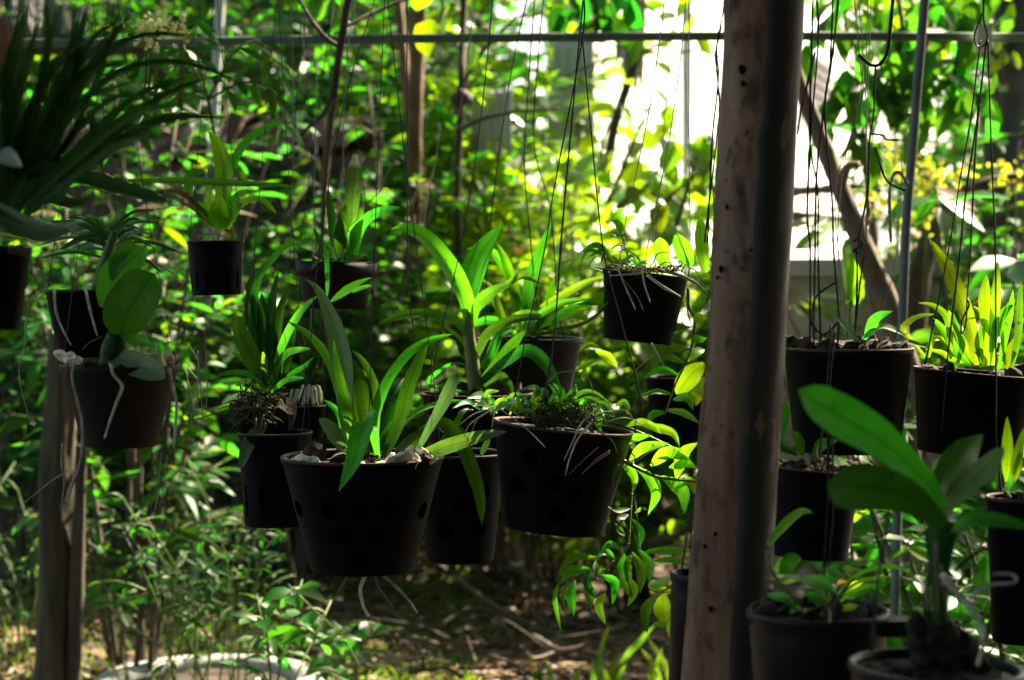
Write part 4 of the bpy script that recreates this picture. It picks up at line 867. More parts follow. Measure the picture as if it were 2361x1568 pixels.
def pot_a():
    d = 2.4
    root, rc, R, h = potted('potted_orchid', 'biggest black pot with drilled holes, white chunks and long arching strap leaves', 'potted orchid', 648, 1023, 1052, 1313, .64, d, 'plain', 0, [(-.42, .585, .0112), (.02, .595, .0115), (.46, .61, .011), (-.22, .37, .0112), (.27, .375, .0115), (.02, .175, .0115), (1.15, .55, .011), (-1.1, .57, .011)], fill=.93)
    c = {'d': 2.4}
    leaves(root, d, [
     ('f', [(600, 1380), (600, 1150), (588, 900), (550, 700), (490, 530), (425, 400), (345, 335)], 150, dict(dd=.02, prof='lance', mat='leafpale', tilt=(-.5, .2), fold=.25)),
     ('f', [(640, 1400), (600, 1180), (500, 860), (370, 690), (228, 600)], 62, dict(dd=.04, mat='leaf')),
     ('f', [(640, 1420), (610, 1180), (550, 900), (525, 715)], 78, dict(dd=-.05, prof='lance', mat='leaf')),
     ('f', [(760, 1430), (720, 1180), (680, 950), (615, 800)], 95, dict(dd=.03, mat='leafdark')),
     ('f', [(790, 1400), (795, 1080), (755, 930), (690, 830), (635, 785)], 52, dict(dd=.05, mat='leaf')),
     ('f', [(760, 1440), (800, 1150), (880, 950), (1000, 800), (1120, 725), (1270, 685)], 66, dict(dd=.06, mat='leaf')),
     ('f', [(840, 1460), (930, 1250), (1000, 1000), (1060, 850), (1118, 712)], 95, dict(dd=.05, mat='leafdark')),
     ('f', [(1050, 1420), (1130, 1275), (1220, 1120), (1275, 1000), (1282, 935)], 118, dict(dd=-.03, prof='paddle', mat='leafpale', tilt=(-.8, .3))),
     ('f', [(600, 1400), (575, 1220), (530, 1150), (462, 1095)], 50, dict(dd=.02, mat='leaf')),
     ('f', [(595, 1420), (550, 1345), (505, 1280), (432, 1212)], 98, dict(dd=-.06, prof='ovate', mat='leafpale')),
     ('f', [(1000, 1475), (1180, 1412), (1400, 1342), (1606, 1297)], 100, dict(dd=-.10, prof='strap', mat='leaftip', tilt=(0, .5))),
     ('f', [(1000, 1400), (1180, 1235), (1300, 1340), (1380, 1500), (1440, 1700), (1455, 1885)], 98, dict(dd=.03, d=2.5, mat='leafdark')),
     ('f', [(790, 1430), (880, 1290), (990, 1195), (1100, 1178)], 76, dict(dd=.05, mat='leaf')),
     ('f', [(900, 1450), (1000, 1350), (1130, 1265)], 62, dict(dd=.04, mat='leafdark')),
     ('f', [(980, 1210), (1090, 1150), (1200, 1115), (1360, 1100)], 34, dict(dd=.05, mat='leaf')),
     ('f', [(780, 1500), (805, 1470), (818, 1440)], 34, dict(dd=-.03, prof='lance', mat='leaflime')),
     ('f', [(770, 1440), (880, 1380), (930, 1260), (1000, 1230)], 70, dict(dd=.06, mat='leafdark')),
     ('f', [(820, 1420), (870, 1200), (960, 1000), (1040, 930)], 60, dict(dd=.09, mat='leafdark')),
     ('f', [(680, 1420), (660, 1200), (640, 1000), (660, 880)], 60, dict(dd=.07, mat='leafdark')),
    ])
    # front leaf folding over the rim
    wp = [Z('f', 800, 1440, 2.36), Z('f', 770, 1270, 2.34), Z('f', 735, 1222, 2.31), Z('f', 700, 1300, 2.275), Z('f', 650, 1480, 2.262), Z('f', 558, 1668, 2.26)]
    V, Fc, uv = leaf_geo(wp, 150 * ZW * d, 'fold', (-FWD * 1.0 + UP * .25 - RIGHT * .25).normalized(), .2); mesh_obj('leaf', V, Fc, M['leaf'], root, uv=uv, origin=wp[0])
    front_chunks(root, rc, d, [(712, 1050, 22, -.055), (734, 1056, 17, -.065), (690, 1054, 12, -.05), (905, 1054, 20, -.072), (930, 1050, 25, -.066), (958, 1049, 22, -.06), (976, 1041, 19, -.045), (885, 1060, 15, -.08), (992, 1050, 15, -.05), (845, 1062, 13, -.084), (944, 1040, 18, -.04)])
    bark(root, rc, R, 9, 0)
    strand(root, 'j', [(745, 880), (715, 930), (692, 1000), (710, 1100), (745, 1170)], 24, 2.42, 'root', taper=.7); strand(root, 'j', [(800, 880), (880, 950), (990, 1060), (1050, 1150)], 22, 2.42, 'rootgreen'); strand(root, 'j', [(620, 885), (590, 960), (520, 1060)], 14, 2.42, 'rootbrown'); strand(root, 'j', [(780, 890), (800, 980), (880, 1090), (940, 1180)], 18, 2.44, 'rootbrown')
pot_a()

def pot_b():
    d = 2.72
    root, rc, R, h = potted('potted_orchid', 'black drilled pot half hidden between the biggest pot and the pot with hanging canes', 'potted orchid', 952, 1168, 1044, 1292, .72, d, 'plain', 0, [(.05, .55, .013), (.55, .33, .013), (.62, .66, .012), (-.4, .33, .013)])
    leaves(root, d, [('f', [(1180, 1420), (1230, 1330), (1300, 1280), (1380, 1330)], 46, dict(mat='leafdark')), ('f', [(1250, 1430), (1270, 1300), (1330, 1180), (1370, 1150)], 40, dict(mat='leaf', dd=.05)), ('f', [(1450, 1440), (1480, 1380), (1500, 1330)], 40, dict(mat='leaf'))])
    strand(root, 'j', [(1200, 100), (1300, 140), (1380, 150), (1450, 165)], 8, 2.6, 'rootbrown')
pot_b()

def pot_e2():
    d = 2.92
    root, rc, R, h = potted('potted_orchid', 'dark pot holding the tall orchid with broad bright leaves in the middle', 'potted orchid', 968, 1230, 906, 1030, .8, d, 'plain', 0)
    tube('stem', [Z('f', x, y, d) for x, y in ((1425, 1130), (1408, 980), (1392, 820), (1375, 690), (1372, 560), (1360, 470))], [.0105, .0115, .0105, .0095, .008, .006], M['cane'], root, n=26, sides=10, wob=.1)
    leaves(root, d, [
     ('f', [(1375, 640), (1345, 450), (1235, 245), (1110, 95), (1000, 32), (885, 25)], 128, dict(dd=-.08, mat='leaflime', fold=.3, tilt=(.3, .5))),
     ('f', [(1375, 560), (1385, 400), (1440, 200), (1588, -12)], 172, dict(dd=.07, prof='lance', mat='leaf', tilt=(-.3, .4), fold=.28)),
     ('f', [(1400, 640), (1430, 510), (1540, 415), (1650, 358)], 112, dict(dd=-.06, prof='lance', mat='leaf', tilt=(-.3, .6))),
     ('f', [(1380, 720), (1290, 610), (1130, 560), (950, 570), (800, 628)], 74, dict(dd=-.05, mat='leaf', tilt=(0, .8))),
     ('f', [(1420, 830), (1480, 700), (1600, 615), (1730, 585), (1845, 590)], 78, dict(dd=-.08, mat='leafdark', tilt=(0, .7))),
     ('f', [(1440, 1000), (1530, 900), (1640, 760), (1725, 660)], 80, dict(dd=-.05, mat='leafdark')),
     ('f', [(1440, 980), (1590, 870), (1730, 790), (1850, 870), (1960, 1075)], 92, dict(dd=-.12, mat='leafdark', tilt=(-.2, .5))),
     ('f', [(1400, 1060), (1120, 1000), (1230, 890), (1310, 868), (1368, 888)], 30, dict(dd=-.03, mat='leaf')),
     ('f', [(1440, 1020), (1550, 945), (1620, 1000), (1648, 1085)], 64, dict(dd=-.05, mat='leafdark')),
     ('f', [(1390, 800), (1320, 740), (1270, 690), (1210, 640)], 60, dict(dd=.05, mat='leafdark')),
     ('f', [(1410, 900), (1350, 820), (1300, 740)], 46, dict(dd=.03, mat='leafdark')),
     ('f', [(1430, 900), (1500, 840), (1560, 700), (1650, 640)], 66, dict(dd=.05, mat='leaf')),
    ])
    bark(root, rc, R, 6, 50)
pot_e2()

def pot_e():
    d = 3.05
    root, rc, R, h = potted('potted_orchid', 'plain brown black pot with a level rim behind the broad leafed orchid', 'potted orchid', 1098, 1342, 780, 960, .70, d, 'plain', 0, mat='potbrown')
    leaves(root, d, [
     ('g', [(60, 760), (180, 620), (360, 505), (578, 460)], 66, dict(dd=-.10, mat='leaf', tilt=(0, .7))),
     ('g', [(180, 690), (240, 550), (420, 430), (560, 355), (692, 325)], 62, dict(dd=-.05, mat='leaflime', tilt=(0, .7))),
     ('g', [(200, 700), (330, 480), (450, 425), (498, 430)], 66, dict(dd=.04, mat='leaf')),
     ('g', [(170, 690), (180, 400), (245, 180), (325, -25)], 86, dict(dd=.03, mat='leaf', prof='lance')),
     ('g', [(120, 690), (90, 420), (30, 220), (-40, 90)], 66, dict(dd=.05, mat='leaflime')),
     ('g', [(220, 700), (330, 400), (400, 275), (458, 222)], 54, dict(dd=.05, mat='leaflime')),
     ('g', [(-40, 440), (40, 380), (150, 325), (272, 375)], 58, dict(dd=-.05, mat='leaf', tilt=(0, .8))),
     ('g', [(300, 690), (380, 560), (480, 512), (602, 500)], 44, dict(dd=-.03, mat='leaf')),
     ('g', [(-40, 730), (80, 600), (170, 560), (272, 575)], 72, dict(dd=-.09, mat='leaf')),
     ('g', [(140, 690), (120, 500), (60, 330), (-60, 160), (-215, 150)], 60, dict(dd=.06, mat='leaflime')),
     ('g', [(200, 690), (330, 672), (450, 690)], 30, dict(mat='leafdark')),
     ('g', [(240, 640), (340, 590), (430, 560), (540, 590)], 60, dict(dd=.02, mat='leaflime')),
     ('g', [(180, 690), (270, 590), (330, 540)], 60, dict(dd=.02, mat='leaflime')),
     ('g', [(90, 700), (10, 620), (-90, 600), (-200, 640)], 60, dict(dd=.04, mat='leaf')),
     ('g', [(60, 700), (-20, 500), (-60, 400), (-140, 330)], 60, dict(dd=.06, mat='leaflime')),
     ('g', [(200, 700), (180, 560), (110, 450), (40, 420)], 50, dict(dd=.02, mat='leaf')),
    ])
    tube('cane', [Z('g', x, y, d) for x, y in ((230, 690), (330, 655), (500, 625), (640, 535), (700, 450))], [.003, .003, .0025], M['cane'], root, n=18)
pot_e()

def dendro(root, d, canes, lv, roots, canemat='cane'):
    for k, pts, w, dd in canes:
        n = len(pts); wp = [Z(k, x, y, d + dd * i / (n - 1)) for i, (x, y) in enumerate(pts)]; r = w * ZW * d / 2
        o = tube('cane', wp, [r, r * .95, r * .55], M[canemat], root, n=8 * (n - 1), sides=8, wob=.08)
        path = catmull(wp, 30)
        for i in range(2, 30, 3):
            t = (path[min(i + 1, 30)] - path[i - 1]).normalized(); f = 1 - .45 * i / 30
            V, Fc = tube_data([path[i] - t * .0012, path[i] + t * .0012], [r * f * 1.22, r * f * 1.22], 2, 8); mesh_obj('node', V, Fc, M['cane'], o, origin=path[i])
    leaves(root, d, lv)
    for r in roots: strand(root, r[0], r[1], r[2], r[3] if len(r) > 3 else d, r[4] if len(r) > 4 else 'root')

def pot_c():
    d = 2.36
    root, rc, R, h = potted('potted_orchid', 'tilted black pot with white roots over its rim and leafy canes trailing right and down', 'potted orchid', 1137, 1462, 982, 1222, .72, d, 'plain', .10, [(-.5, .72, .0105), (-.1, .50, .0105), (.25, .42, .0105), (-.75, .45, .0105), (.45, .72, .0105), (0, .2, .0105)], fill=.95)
    L = lambda pts, w, **k: ('g', pts, w, {**dict(mat='leaflime', prof='lance', dd=-.03), **k})
    LK = lambda pts, w, **k: ('k', pts, w, {**dict(mat='leaf', prof='lance', dd=-.02), **k})
    lv = [L([(705, 1395), (800, 1345), (958, 1315)], 72), L([(812, 1475), (900, 1400), (1065, 1368)], 74), L([(870, 1240), (960, 1268), (1080, 1305), (1128, 1395)], 62), L([(945, 1510), (1040, 1432), (1145, 1408)], 86), L([(1105, 1590), (1150, 1440), (1240, 1365)], 92),
          L([(1000, 1430), (1090, 1440), (1200, 1475)], 60), L([(790, 1265), (870, 1235), (960, 1260), (1010, 1310)], 50), L([(640, 1290), (620, 1250), (640, 1205)], 52, mat='leaf'), L([(1060, 1520), (1160, 1500), (1240, 1530)], 70),
          L([(720, 1140), (770, 1110), (800, 1140), (800, 1190)], 42), L([(600, 1150), (700, 1170), (722, 1210)], 40, mat='leaf')]
    lv += [LK([(738, 172), (800, 230), (842, 300), (840, 390)], 62, mat='leaflime'), LK([(848, 236), (930, 292), (980, 400), (928, 535)], 76, mat='leaflime'), LK([(1012, 290), (1090, 340), (1150, 400), (1156, 525)], 96, mat='leaflime'), LK([(1140, 300), (1200, 330), (1222, 410)], 60, mat='leaflime'), LK([(622, 80), (645, 150), (658, 284)], 68, mat='leafdark')]
    # tuft left of the rim and small shoots on the mix
    rng = random.Random(4)
    for (x, y, n, s) in ((-460 + 2000 - 2000, 0, 0, 0),):
        pass
    for pts, w in (([(-40, 1150), (-110, 1072), (-205, 1085)], 62), ([(-40, 1150), (10, 1108), (120, 1190)], 48), ([(-40, 1150), (-80, 1060), (-5, 1040)], 50), ([(-60, 1170), (30, 1105), (160, 1185)], 54), ([(-20, 1180), (-80, 1110), (-160, 1100)], 46), ([(60, 1190), (120, 1080), (60, 1095)], 40),
                   ([(190, 1150), (230, 1030), (130, 1030)], 54), ([(200, 1150), (270, 1040), (310, 1100)], 50), ([(230, 1170), (330, 1130), (300, 1180)], 40), ([(300, 1130), (360, 1050), (300, 1000)], 66), ([(330, 1160), (390, 1060), (330, 990)], 50), ([(380, 1160), (440, 1080), (480, 1010)], 62), ([(420, 1120), (480, 1050), (470, 1000)], 74),
                   ([(440, 1100), (520, 1050), (600, 1060), (690, 1120)], 40), ([(460, 1110), (560, 1090), (640, 1150), (660, 1230)], 40), ([(150, 1180), (110, 1100), (190, 1060)], 40), ([(10, 1160), (90, 1070), (180, 1090)], 44), ([(250, 1180), (180, 1120), (240, 1080)], 44), ([(480, 1150), (440, 1090), (520, 1040)], 44), ([(-120, 1160), (-200, 1110), (-300, 1150)], 40),
                   ([(560, 1130), (640, 1120), (700, 1190), (720, 1210)], 42)):
        lv.append(L(pts, w, dd=-.05, mat=rng.choice(['leaf', 'leaflime', 'leaf'])))
    for i in range(26):
        x = rng.uniform(-70, 600); y = 1165 + (x + 70) * .06 + rng.uniform(-25, 10); a = rng.uniform(.25, 2.9); q = rng.uniform(80, 130)
        lv.append(L([(x, y), (x + math.cos(a) * q * .5, y - math.sin(a) * q * .62), (x + math.cos(a) * q, y - math.sin(a) * q * .75 + 14)], rng.uniform(38, 56), dd=-.05, d=2.31 + rng.uniform(-.04, .05), mat=rng.choice(['leaf', 'leaflime', 'leaflime'])))
    # hanging end of the long cane
    for pts, w, m in (([(765, 752), (690, 715), (625, 775)], 44, 'leaf'), ([(720, 805), (660, 765), (605, 800)], 50, 'leaf'), ([(600, 800), (480, 795), (400, 850), (362, 925)], 52, 'leaf'), ([(560, 870), (440, 890), (378, 962)], 74, 'leaf'), ([(470, 940), (445, 1040), (462, 1175)], 68, 'leaf'), ([(372, 955), (345, 1060), (382, 1265)], 34, 'leaf'),
                      ([(570, 870), (545, 960), (602, 1062)], 54, 'leafdark'), ([(540, 930), (560, 1030), (572, 1115)], 74, 'leaf'), ([(635, 908), (720, 960), (705, 1095)], 64, 'leaf'), ([(660, 1020), (620, 1100), (662, 1225)], 58, 'leaflime'), ([(780, 775), (770, 870), (812, 955)], 74, 'leaf'), ([(828, 768), (885, 880), (878, 1025)], 74, 'leaf'),
                      ([(870, 750), (935, 840), (935, 965)], 62, 'leaf'), ([(828, 560), (872, 650), (860, 755)], 78, 'leafdark'), ([(822, 490), (740, 505), (672, 478)], 38, 'leafpale'), ([(846, 520), (890, 495), (925, 503)], 30, 'leaf'), ([(805, 530), (755, 560), (795, 615)], 50, 'leafpale'), ([(728, 585), (765, 650), (780, 670)], 40, 'leaf'), ([(608, 815), (600, 870), (615, 935)], 40, 'leafdark'), ([(415, 960), (392, 1070), (398, 1155)], 30, 'leafdark'),
                      ([(760, 900), (800, 1000), (830, 1060)], 60, 'leaflime'), ([(780, 910), (840, 1000), (800, 1110)], 60, 'leaflime'), ([(830, 780), (800, 840), (815, 1000)], 56, 'leaf')):
        lv.append(LK(pts, w, mat=m, d=2.34))
    ro = [('g', [(635, 1132), (520, 1232), (460, 1350), (402, 1475)], 11, 2.17), ('g', [(580, 1232), (490, 1340), (435, 1470), (410, 1570)], 13, 2.16), ('g', [(610, 1290), (700, 1350), (738, 1440)], 9, 2.2, 'rootbrown'), ('g', [(620, 1390), (530, 1470), (432, 1565)], 9, 2.2, 'rootbrown'), ('g', [(690, 1430), (600, 1490), (515, 1560)], 9, 2.2, 'rootbrown'),
          ('g', [(290, 1000), (370, 928), (500, 925), (568, 990), (590, 1110)], 9, 2.3, 'rootgreen'), ('g', [(600, 1220), (700, 1180), (790, 1163), (832, 1215)], 9, 2.25, 'rootgreen'), ('g', [(660, 1240), (760, 1212), (830, 1220), (900, 1250)], 10, 2.25, 'rootgreen'), ('f', [(1530, 1140), (1400, 1190), (1308, 1258)], 11, 2.3), ('f', [(1530, 1150), (1380, 1250), (1345, 1330)], 11, 2.28), ('f', [(1545, 1150), (1525, 1210), (1518, 1282)], 9, 2.26), ('f', [(1470, 1180), (1420, 1230), (1390, 1300)], 8, 2.28),
          ('g', [(-30, 1130), (80, 1210), (180, 1290), (285, 1395)], 9, 2.17), ('f', [(1560, 1130), (1660, 1180), (1730, 1230)], 9, 2.26), ('f', [(1400, 1160), (1330, 1165), (1300, 1180)], 9, 2.3, 'rootgreen'), ('k', [(745, 215), (710, 290), (712, 355)], 10, 2.3, 'rootbrown'), ('k', [(842, 400), (860, 560), (880, 740), (878, 790)], 8, 2.32, 'rootgreen'), ('k', [(1030, 100), (940, 140), (850, 200)], 9, 2.3, 'rootgreen'), ('k', [(690, 130), (600, 190), (510, 280)], 8, 2.24, 'rootbrown')]
    dendro(root, d, [('g', [(545, 1255), (640, 1362), (750, 1462), (900, 1545), (1010, 1585), (1240, 1612)], 26, -.03), ('g', [(520, 1225), (700, 1240), (850, 1290), (1000, 1355), (1190, 1450)], 15, .02), ('k', [(830, 200), (822, 400), (812, 560), (795, 740), (710, 830), (635, 895)], 22, -.02),
                     ('g', [(160, 1200), (230, 1110), (300, 1040)], 13, -.03), ('g', [(340, 1180), (420, 1090), (480, 1045)], 13, -.03), ('g', [(-60, 1190), (-10, 1150), (60, 1120)], 11, -.03)], lv, ro)
    # moss on the mix
    tw = []
    for i in range(260):
        p = Z('g', random.uniform(220, 600), random.uniform(1160, 1250), d + random.uniform(-.10, .03)); p.z += random.uniform(-.004, .006); e = Vector((random.gauss(0, .010), random.gauss(0, .008), random.gauss(.003, .005)))
        tw.append(tube_data([p, p + e * .5 + Vector((0, 0, .003)), p + e], [.0011, .0009, .0005], 3, 4))
    V, Fc = merge_data(tw); mesh_obj('moss', V, Fc, M['moss'], root)['kind'] = 'stuff'
    for i in range(8): chunk('moss_clump', Z('g', 260 + i * 42, 1232 - 8 * math.sin(i), d - .05), .010, M['moss'], root, seed=90 + i)
pot_c()

def pot_d():
    d = 2.62
    root, rc, R, h = potted('potted_orchid', 'tilted black pot high beside the log post, canes trailing from both sides', 'potted orchid', 1389, 1588, 630, 788, .80, d, 'plain', .11, fill=.94)
    L = lambda pts, w, **k: ('g', pts, w, {**dict(mat='leaf', prof='lance', dd=-.02), **k})
    lv = [L([(1195, 640), (1080, 650), (1002, 758)], 66), L([(1192, 780), (1080, 780), (995, 838)], 56), L([(1162, 872), (1050, 828), (955, 885)], 54), L([(1122, 942), (1010, 905), (895, 965)], 48), L([(1080, 1062), (980, 1045), (885, 1075)], 42), L([(1085, 1095), (1170, 1085), (1212, 1165)], 66), L([(1040, 1175), (960, 1190), (918, 1265)], 52), L([(1040, 1160), (1150, 1180), (1252, 1245)], 50),
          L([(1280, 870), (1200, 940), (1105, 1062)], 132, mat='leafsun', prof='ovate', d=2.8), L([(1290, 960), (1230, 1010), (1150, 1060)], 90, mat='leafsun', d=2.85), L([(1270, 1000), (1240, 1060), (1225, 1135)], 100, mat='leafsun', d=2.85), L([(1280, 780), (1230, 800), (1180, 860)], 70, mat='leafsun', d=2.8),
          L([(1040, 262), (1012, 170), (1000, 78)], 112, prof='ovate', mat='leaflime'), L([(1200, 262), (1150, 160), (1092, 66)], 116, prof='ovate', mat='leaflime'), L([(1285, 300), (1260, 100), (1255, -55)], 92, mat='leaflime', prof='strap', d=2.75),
          L([(700, 215), (600, 130), (475, 192)], 34), L([(705, 220), (560, 158), (498, 255)], 30), L([(700, 200), (620, 122), (548, 128)], 28), L([(720, 230), (660, 190), (630, 240)], 30), L([(690, 210), (640, 160), (560, 200)], 30), L([(770, 70), (720, 62), (688, 75)], 40), L([(775, 60), (740, 0), (700, -30)], 60, mat='leaflime'), L([(765, 40), (790, -20), (850, -60)], 60, mat='leaflime'), L([(760, 0), (740, -60), (770, -110)], 56, mat='leaflime'),
          L([(700, 440), (735, 540), (812, 618)], 54), L([(692, 330), (690, 385), (600, 420)], 44), L([(1210, 560), (1260, 590), (1300, 580)], 70, mat='leaflime'), L([(1190, 690), (1250, 720), (1300, 710)], 56), L([(1200, 300), (1260, 310), (1310, 330)], 40, mat='leaflime'), L([(860, 240), (830, 200), (760, 230)], 36), L([(830, 250), (880, 230), (930, 250)], 40), L([(620, 500), (560, 490), (480, 500)], 34), L([(560, 600), (500, 570), (440, 580)], 50, mat='leaflime'),
          L([(640, 780), (560, 760), (490, 800)], 56, mat='leaflime', d=2.8), L([(600, 790), (680, 830), (740, 905)], 60, mat='leafsun', d=2.8), L([(640, 850), (560, 870), (470, 920)], 50, mat='leaflime', d=2.8), L([(540, 880), (520, 950), (530, 980)], 40, mat='leaflime', d=2.8)]
    ro = [('g', [(920, 310), (1010, 380), (1132, 450)], 22, 2.40), ('g', [(892, 272), (905, 370), (942, 487)], 13, 2.4), ('g', [(735, 258), (780, 370), (850, 532)], 12, 2.4), ('g', [(780, 350), (855, 440), (902, 545)], 8, 2.4, 'rootbrown'), ('g', [(765, 150), (850, 190), (900, 275)], 11, 2.45), ('g', [(600, 190), (560, 250), (558, 320)], 8, 2.5, 'rootgreen'), ('g', [(640, 290), (560, 270), (520, 280)], 8, 2.5, 'rootgreen'), ('g', [(900, 300), (800, 310), (690, 318)], 14, 2.42, 'root'),
          ('g', [(950, 740), (1000, 830), (1030, 890)], 10, 2.55, 'root'), ('g', [(700, 150), (740, 125), (790, 140), (760, 165), (710, 160)], 9, 2.5, 'rootgreen'), ('g', [(960, 240), (990, 180), (1060, 170)], 9, 2.5, 'rootgreen'), ('g', [(1180, 260), (1240, 300), (1290, 420)], 10, 2.5, 'rootgreen'), ('g', [(1170, 470), (1180, 560), (1200, 640)], 10, 2.5, 'rootbrown')]
    dendro(root, d, [('g', [(735, 265), (900, 275), (1080, 300), (1220, 360), (1300, 440)], 27, -.12), ('g', [(700, 330), (712, 430), (650, 520), (560, 600), (440, 650), (250, 672)], 16, -.06), ('g', [(1180, 400), (1185, 520), (1222, 600), (1190, 800), (1100, 1000), (1035, 1190)], 18, 0), ('g', [(815, 240), (800, 190), (772, 80), (742, -30)], 14, 0), ('g', [(1000, 810), (900, 870), (800, 960)], 14, .1)], lv, ro)
    tw = []
    for i in range(120):
        p = Z('g', random.uniform(660, 1150), random.uniform(262, 300), d + random.uniform(-.09, .05)); e = Vector((random.gauss(0, .010), random.gauss(0, .008), random.gauss(.002, .006)))
        tw.append(tube_data([p, p + e * .5 + Vector((0, 0, .003)), p + e], [.001, .0008, .0005], 3, 4))
    V, Fc = merge_data(tw); mesh_obj('moss', V, Fc, M['moss'], root)['kind'] = 'stuff'
pot_d()

def pot_f():
    d = 2.85
    root, rc, R, h = potted('potted_orchid', 'small dark brown pot with a thick rim band and a white tipped leaf', 'potted orchid', 681, 870, 604, 711, .74, d, 'band', .02, mat='potbrown')
    leaves(root, d, [
     ('b', [(625, 1620), (635, 1350), (652, 1120), (660, 980)], 102, dict(prof='paddle', mat='leafwhitetip', fold=.25)), ('b', [(560, 1620), (575, 1450), (600, 1280)], 96, dict(prof='lance', mat='leafdark', dd=-.04)), ('b', [(610, 1620), (660, 1450), (718, 1262)], 86, dict(prof='lance', mat='leaf', dd=-.05)),
     ('b', [(660, 1600), (700, 1420), (800, 1335), (945, 1300)], 72, dict(mat='leaf', dd=-.05)), ('b', [(540, 1620), (515, 1400), (490, 1180)], 56, dict(mat='leafdark', dd=.04)), ('f', [(540, 220), (480, 130), (486, 300), (484, 460)], 34, dict(mat='leaf', d=2.74)), ('f', [(500, 240), (450, 120), (400, 20)], 40, dict(mat='leafdark', dd=.03)),
     ('f', [(495, 490), (620, 400), (690, 360), (758, 330)], 58, dict(mat='leaf', d=2.72, prof='lance')), ('f', [(640, 420), (700, 395), (762, 380)], 30, dict(mat='leaf', d=2.72)), ('f', [(385, 275), (410, 240), (450, 210)], 26, dict(mat='leafpale', d=2.72)), ('f', [(560, 230), (540, 100), (520, -20)], 60, dict(mat='leafdark', dd=.05)), ('f', [(590, 220), (640, 120), (660, 0)], 50, dict(mat='leafdark', dd=.05))])
    strand(root, 'b', [(640, 1560), (720, 1310), (830, 1180), (880, 1035)], 8, d, 'cane', 'flower_spike')
    strand(root, 'f', [(520, 210), (522, 150), (530, 110)], 16, d - .03, 'root'); strand(root, 'f', [(560, 205), (572, 160), (575, 140)], 14, d - .03, 'rootgreen')
    bark(root, rc, R, 7, 130)
pot_f()

def pot_g():
    d = 2.7
    root, rc, R, h = potted('potted_orchid', 'black slotted basket pot with a glowing yellow green orchid at the upper left', 'potted orchid', 431, 562, 556, 680, .86, d, 'plain', -.02, slots=14)
    leaves(root, d, [
     ('a', [(1392, 1420), (1405, 1150), (1395, 1010), (1360, 900), (1308, 825)], 112, dict(mat='leaflime', prof='strap', fold=.3)), ('a', [(1420, 1300), (1440, 1100), (1500, 950), (1590, 850), (1730, 775), (1838, 770)], 56, dict(mat='leaf', dd=.04)),
     ('a', [(1395, 1450), (1375, 1350), (1390, 1235)], 128, dict(mat='leaflime', prof='ovate', dd=-.05)), ('a', [(1430, 1440), (1455, 1310), (1425, 1215)], 80, dict(mat='leaflime', prof='ovate', dd=-.03)), ('a', [(1350, 1430), (1290, 1330), (1185, 1235)], 44, dict(mat='leaflime')), ('a', [(1440, 1400), (1490, 1310), (1570, 1250), (1650, 1258), (1735, 1340)], 46, dict(mat='leaflime')),
     ('a', [(1340, 1420), (1320, 1300), (1320, 1180)], 96, dict(mat='leaflime', prof='lance')), ('a', [(1300, 1360), (1200, 1250), (1120, 1205), (1030, 1188)], 40, dict(mat='leafdry')), ('a', [(1200, 1260), (1185, 1160), (1210, 1090), (1290, 1075)], 70, dict(mat='leaf', prof='ovate', dd=.05)), ('a', [(1430, 1350), (1480, 1240), (1570, 1190)], 50, dict(mat='leaf')),
     ('a', [(1330, 1420), (1250, 1340), (1180, 1290), (1100, 1250)], 20, dict(mat='leafdry')), ('a', [(1420, 1420), (1480, 1330), (1520, 1270)], 50, dict(mat='leaflime')), ('a', [(1350, 1180), (1330, 1090), (1345, 1040)], 60, dict(mat='leafpale', prof='ovate', dd=.05)), ('a', [(1300, 1420), (1250, 1350), (1235, 1280)], 34, dict(mat='leaf'))])
    strand(root, 'a', [(1460, 1400), (1490, 1460), (1530, 1560), (1555, 1640)], 16, d - .06, 'rootbrown'); strand(root, 'a', [(1400, 1480), (1320, 1465), (1260, 1480), (1240, 1500)], 9, d - .1, 'rootgreen'); strand(root, 'e', [(1530, 80), (1522, 180), (1518, 300), (1512, 430)], 9, d - .06, 'rootgreen')
pot_g()

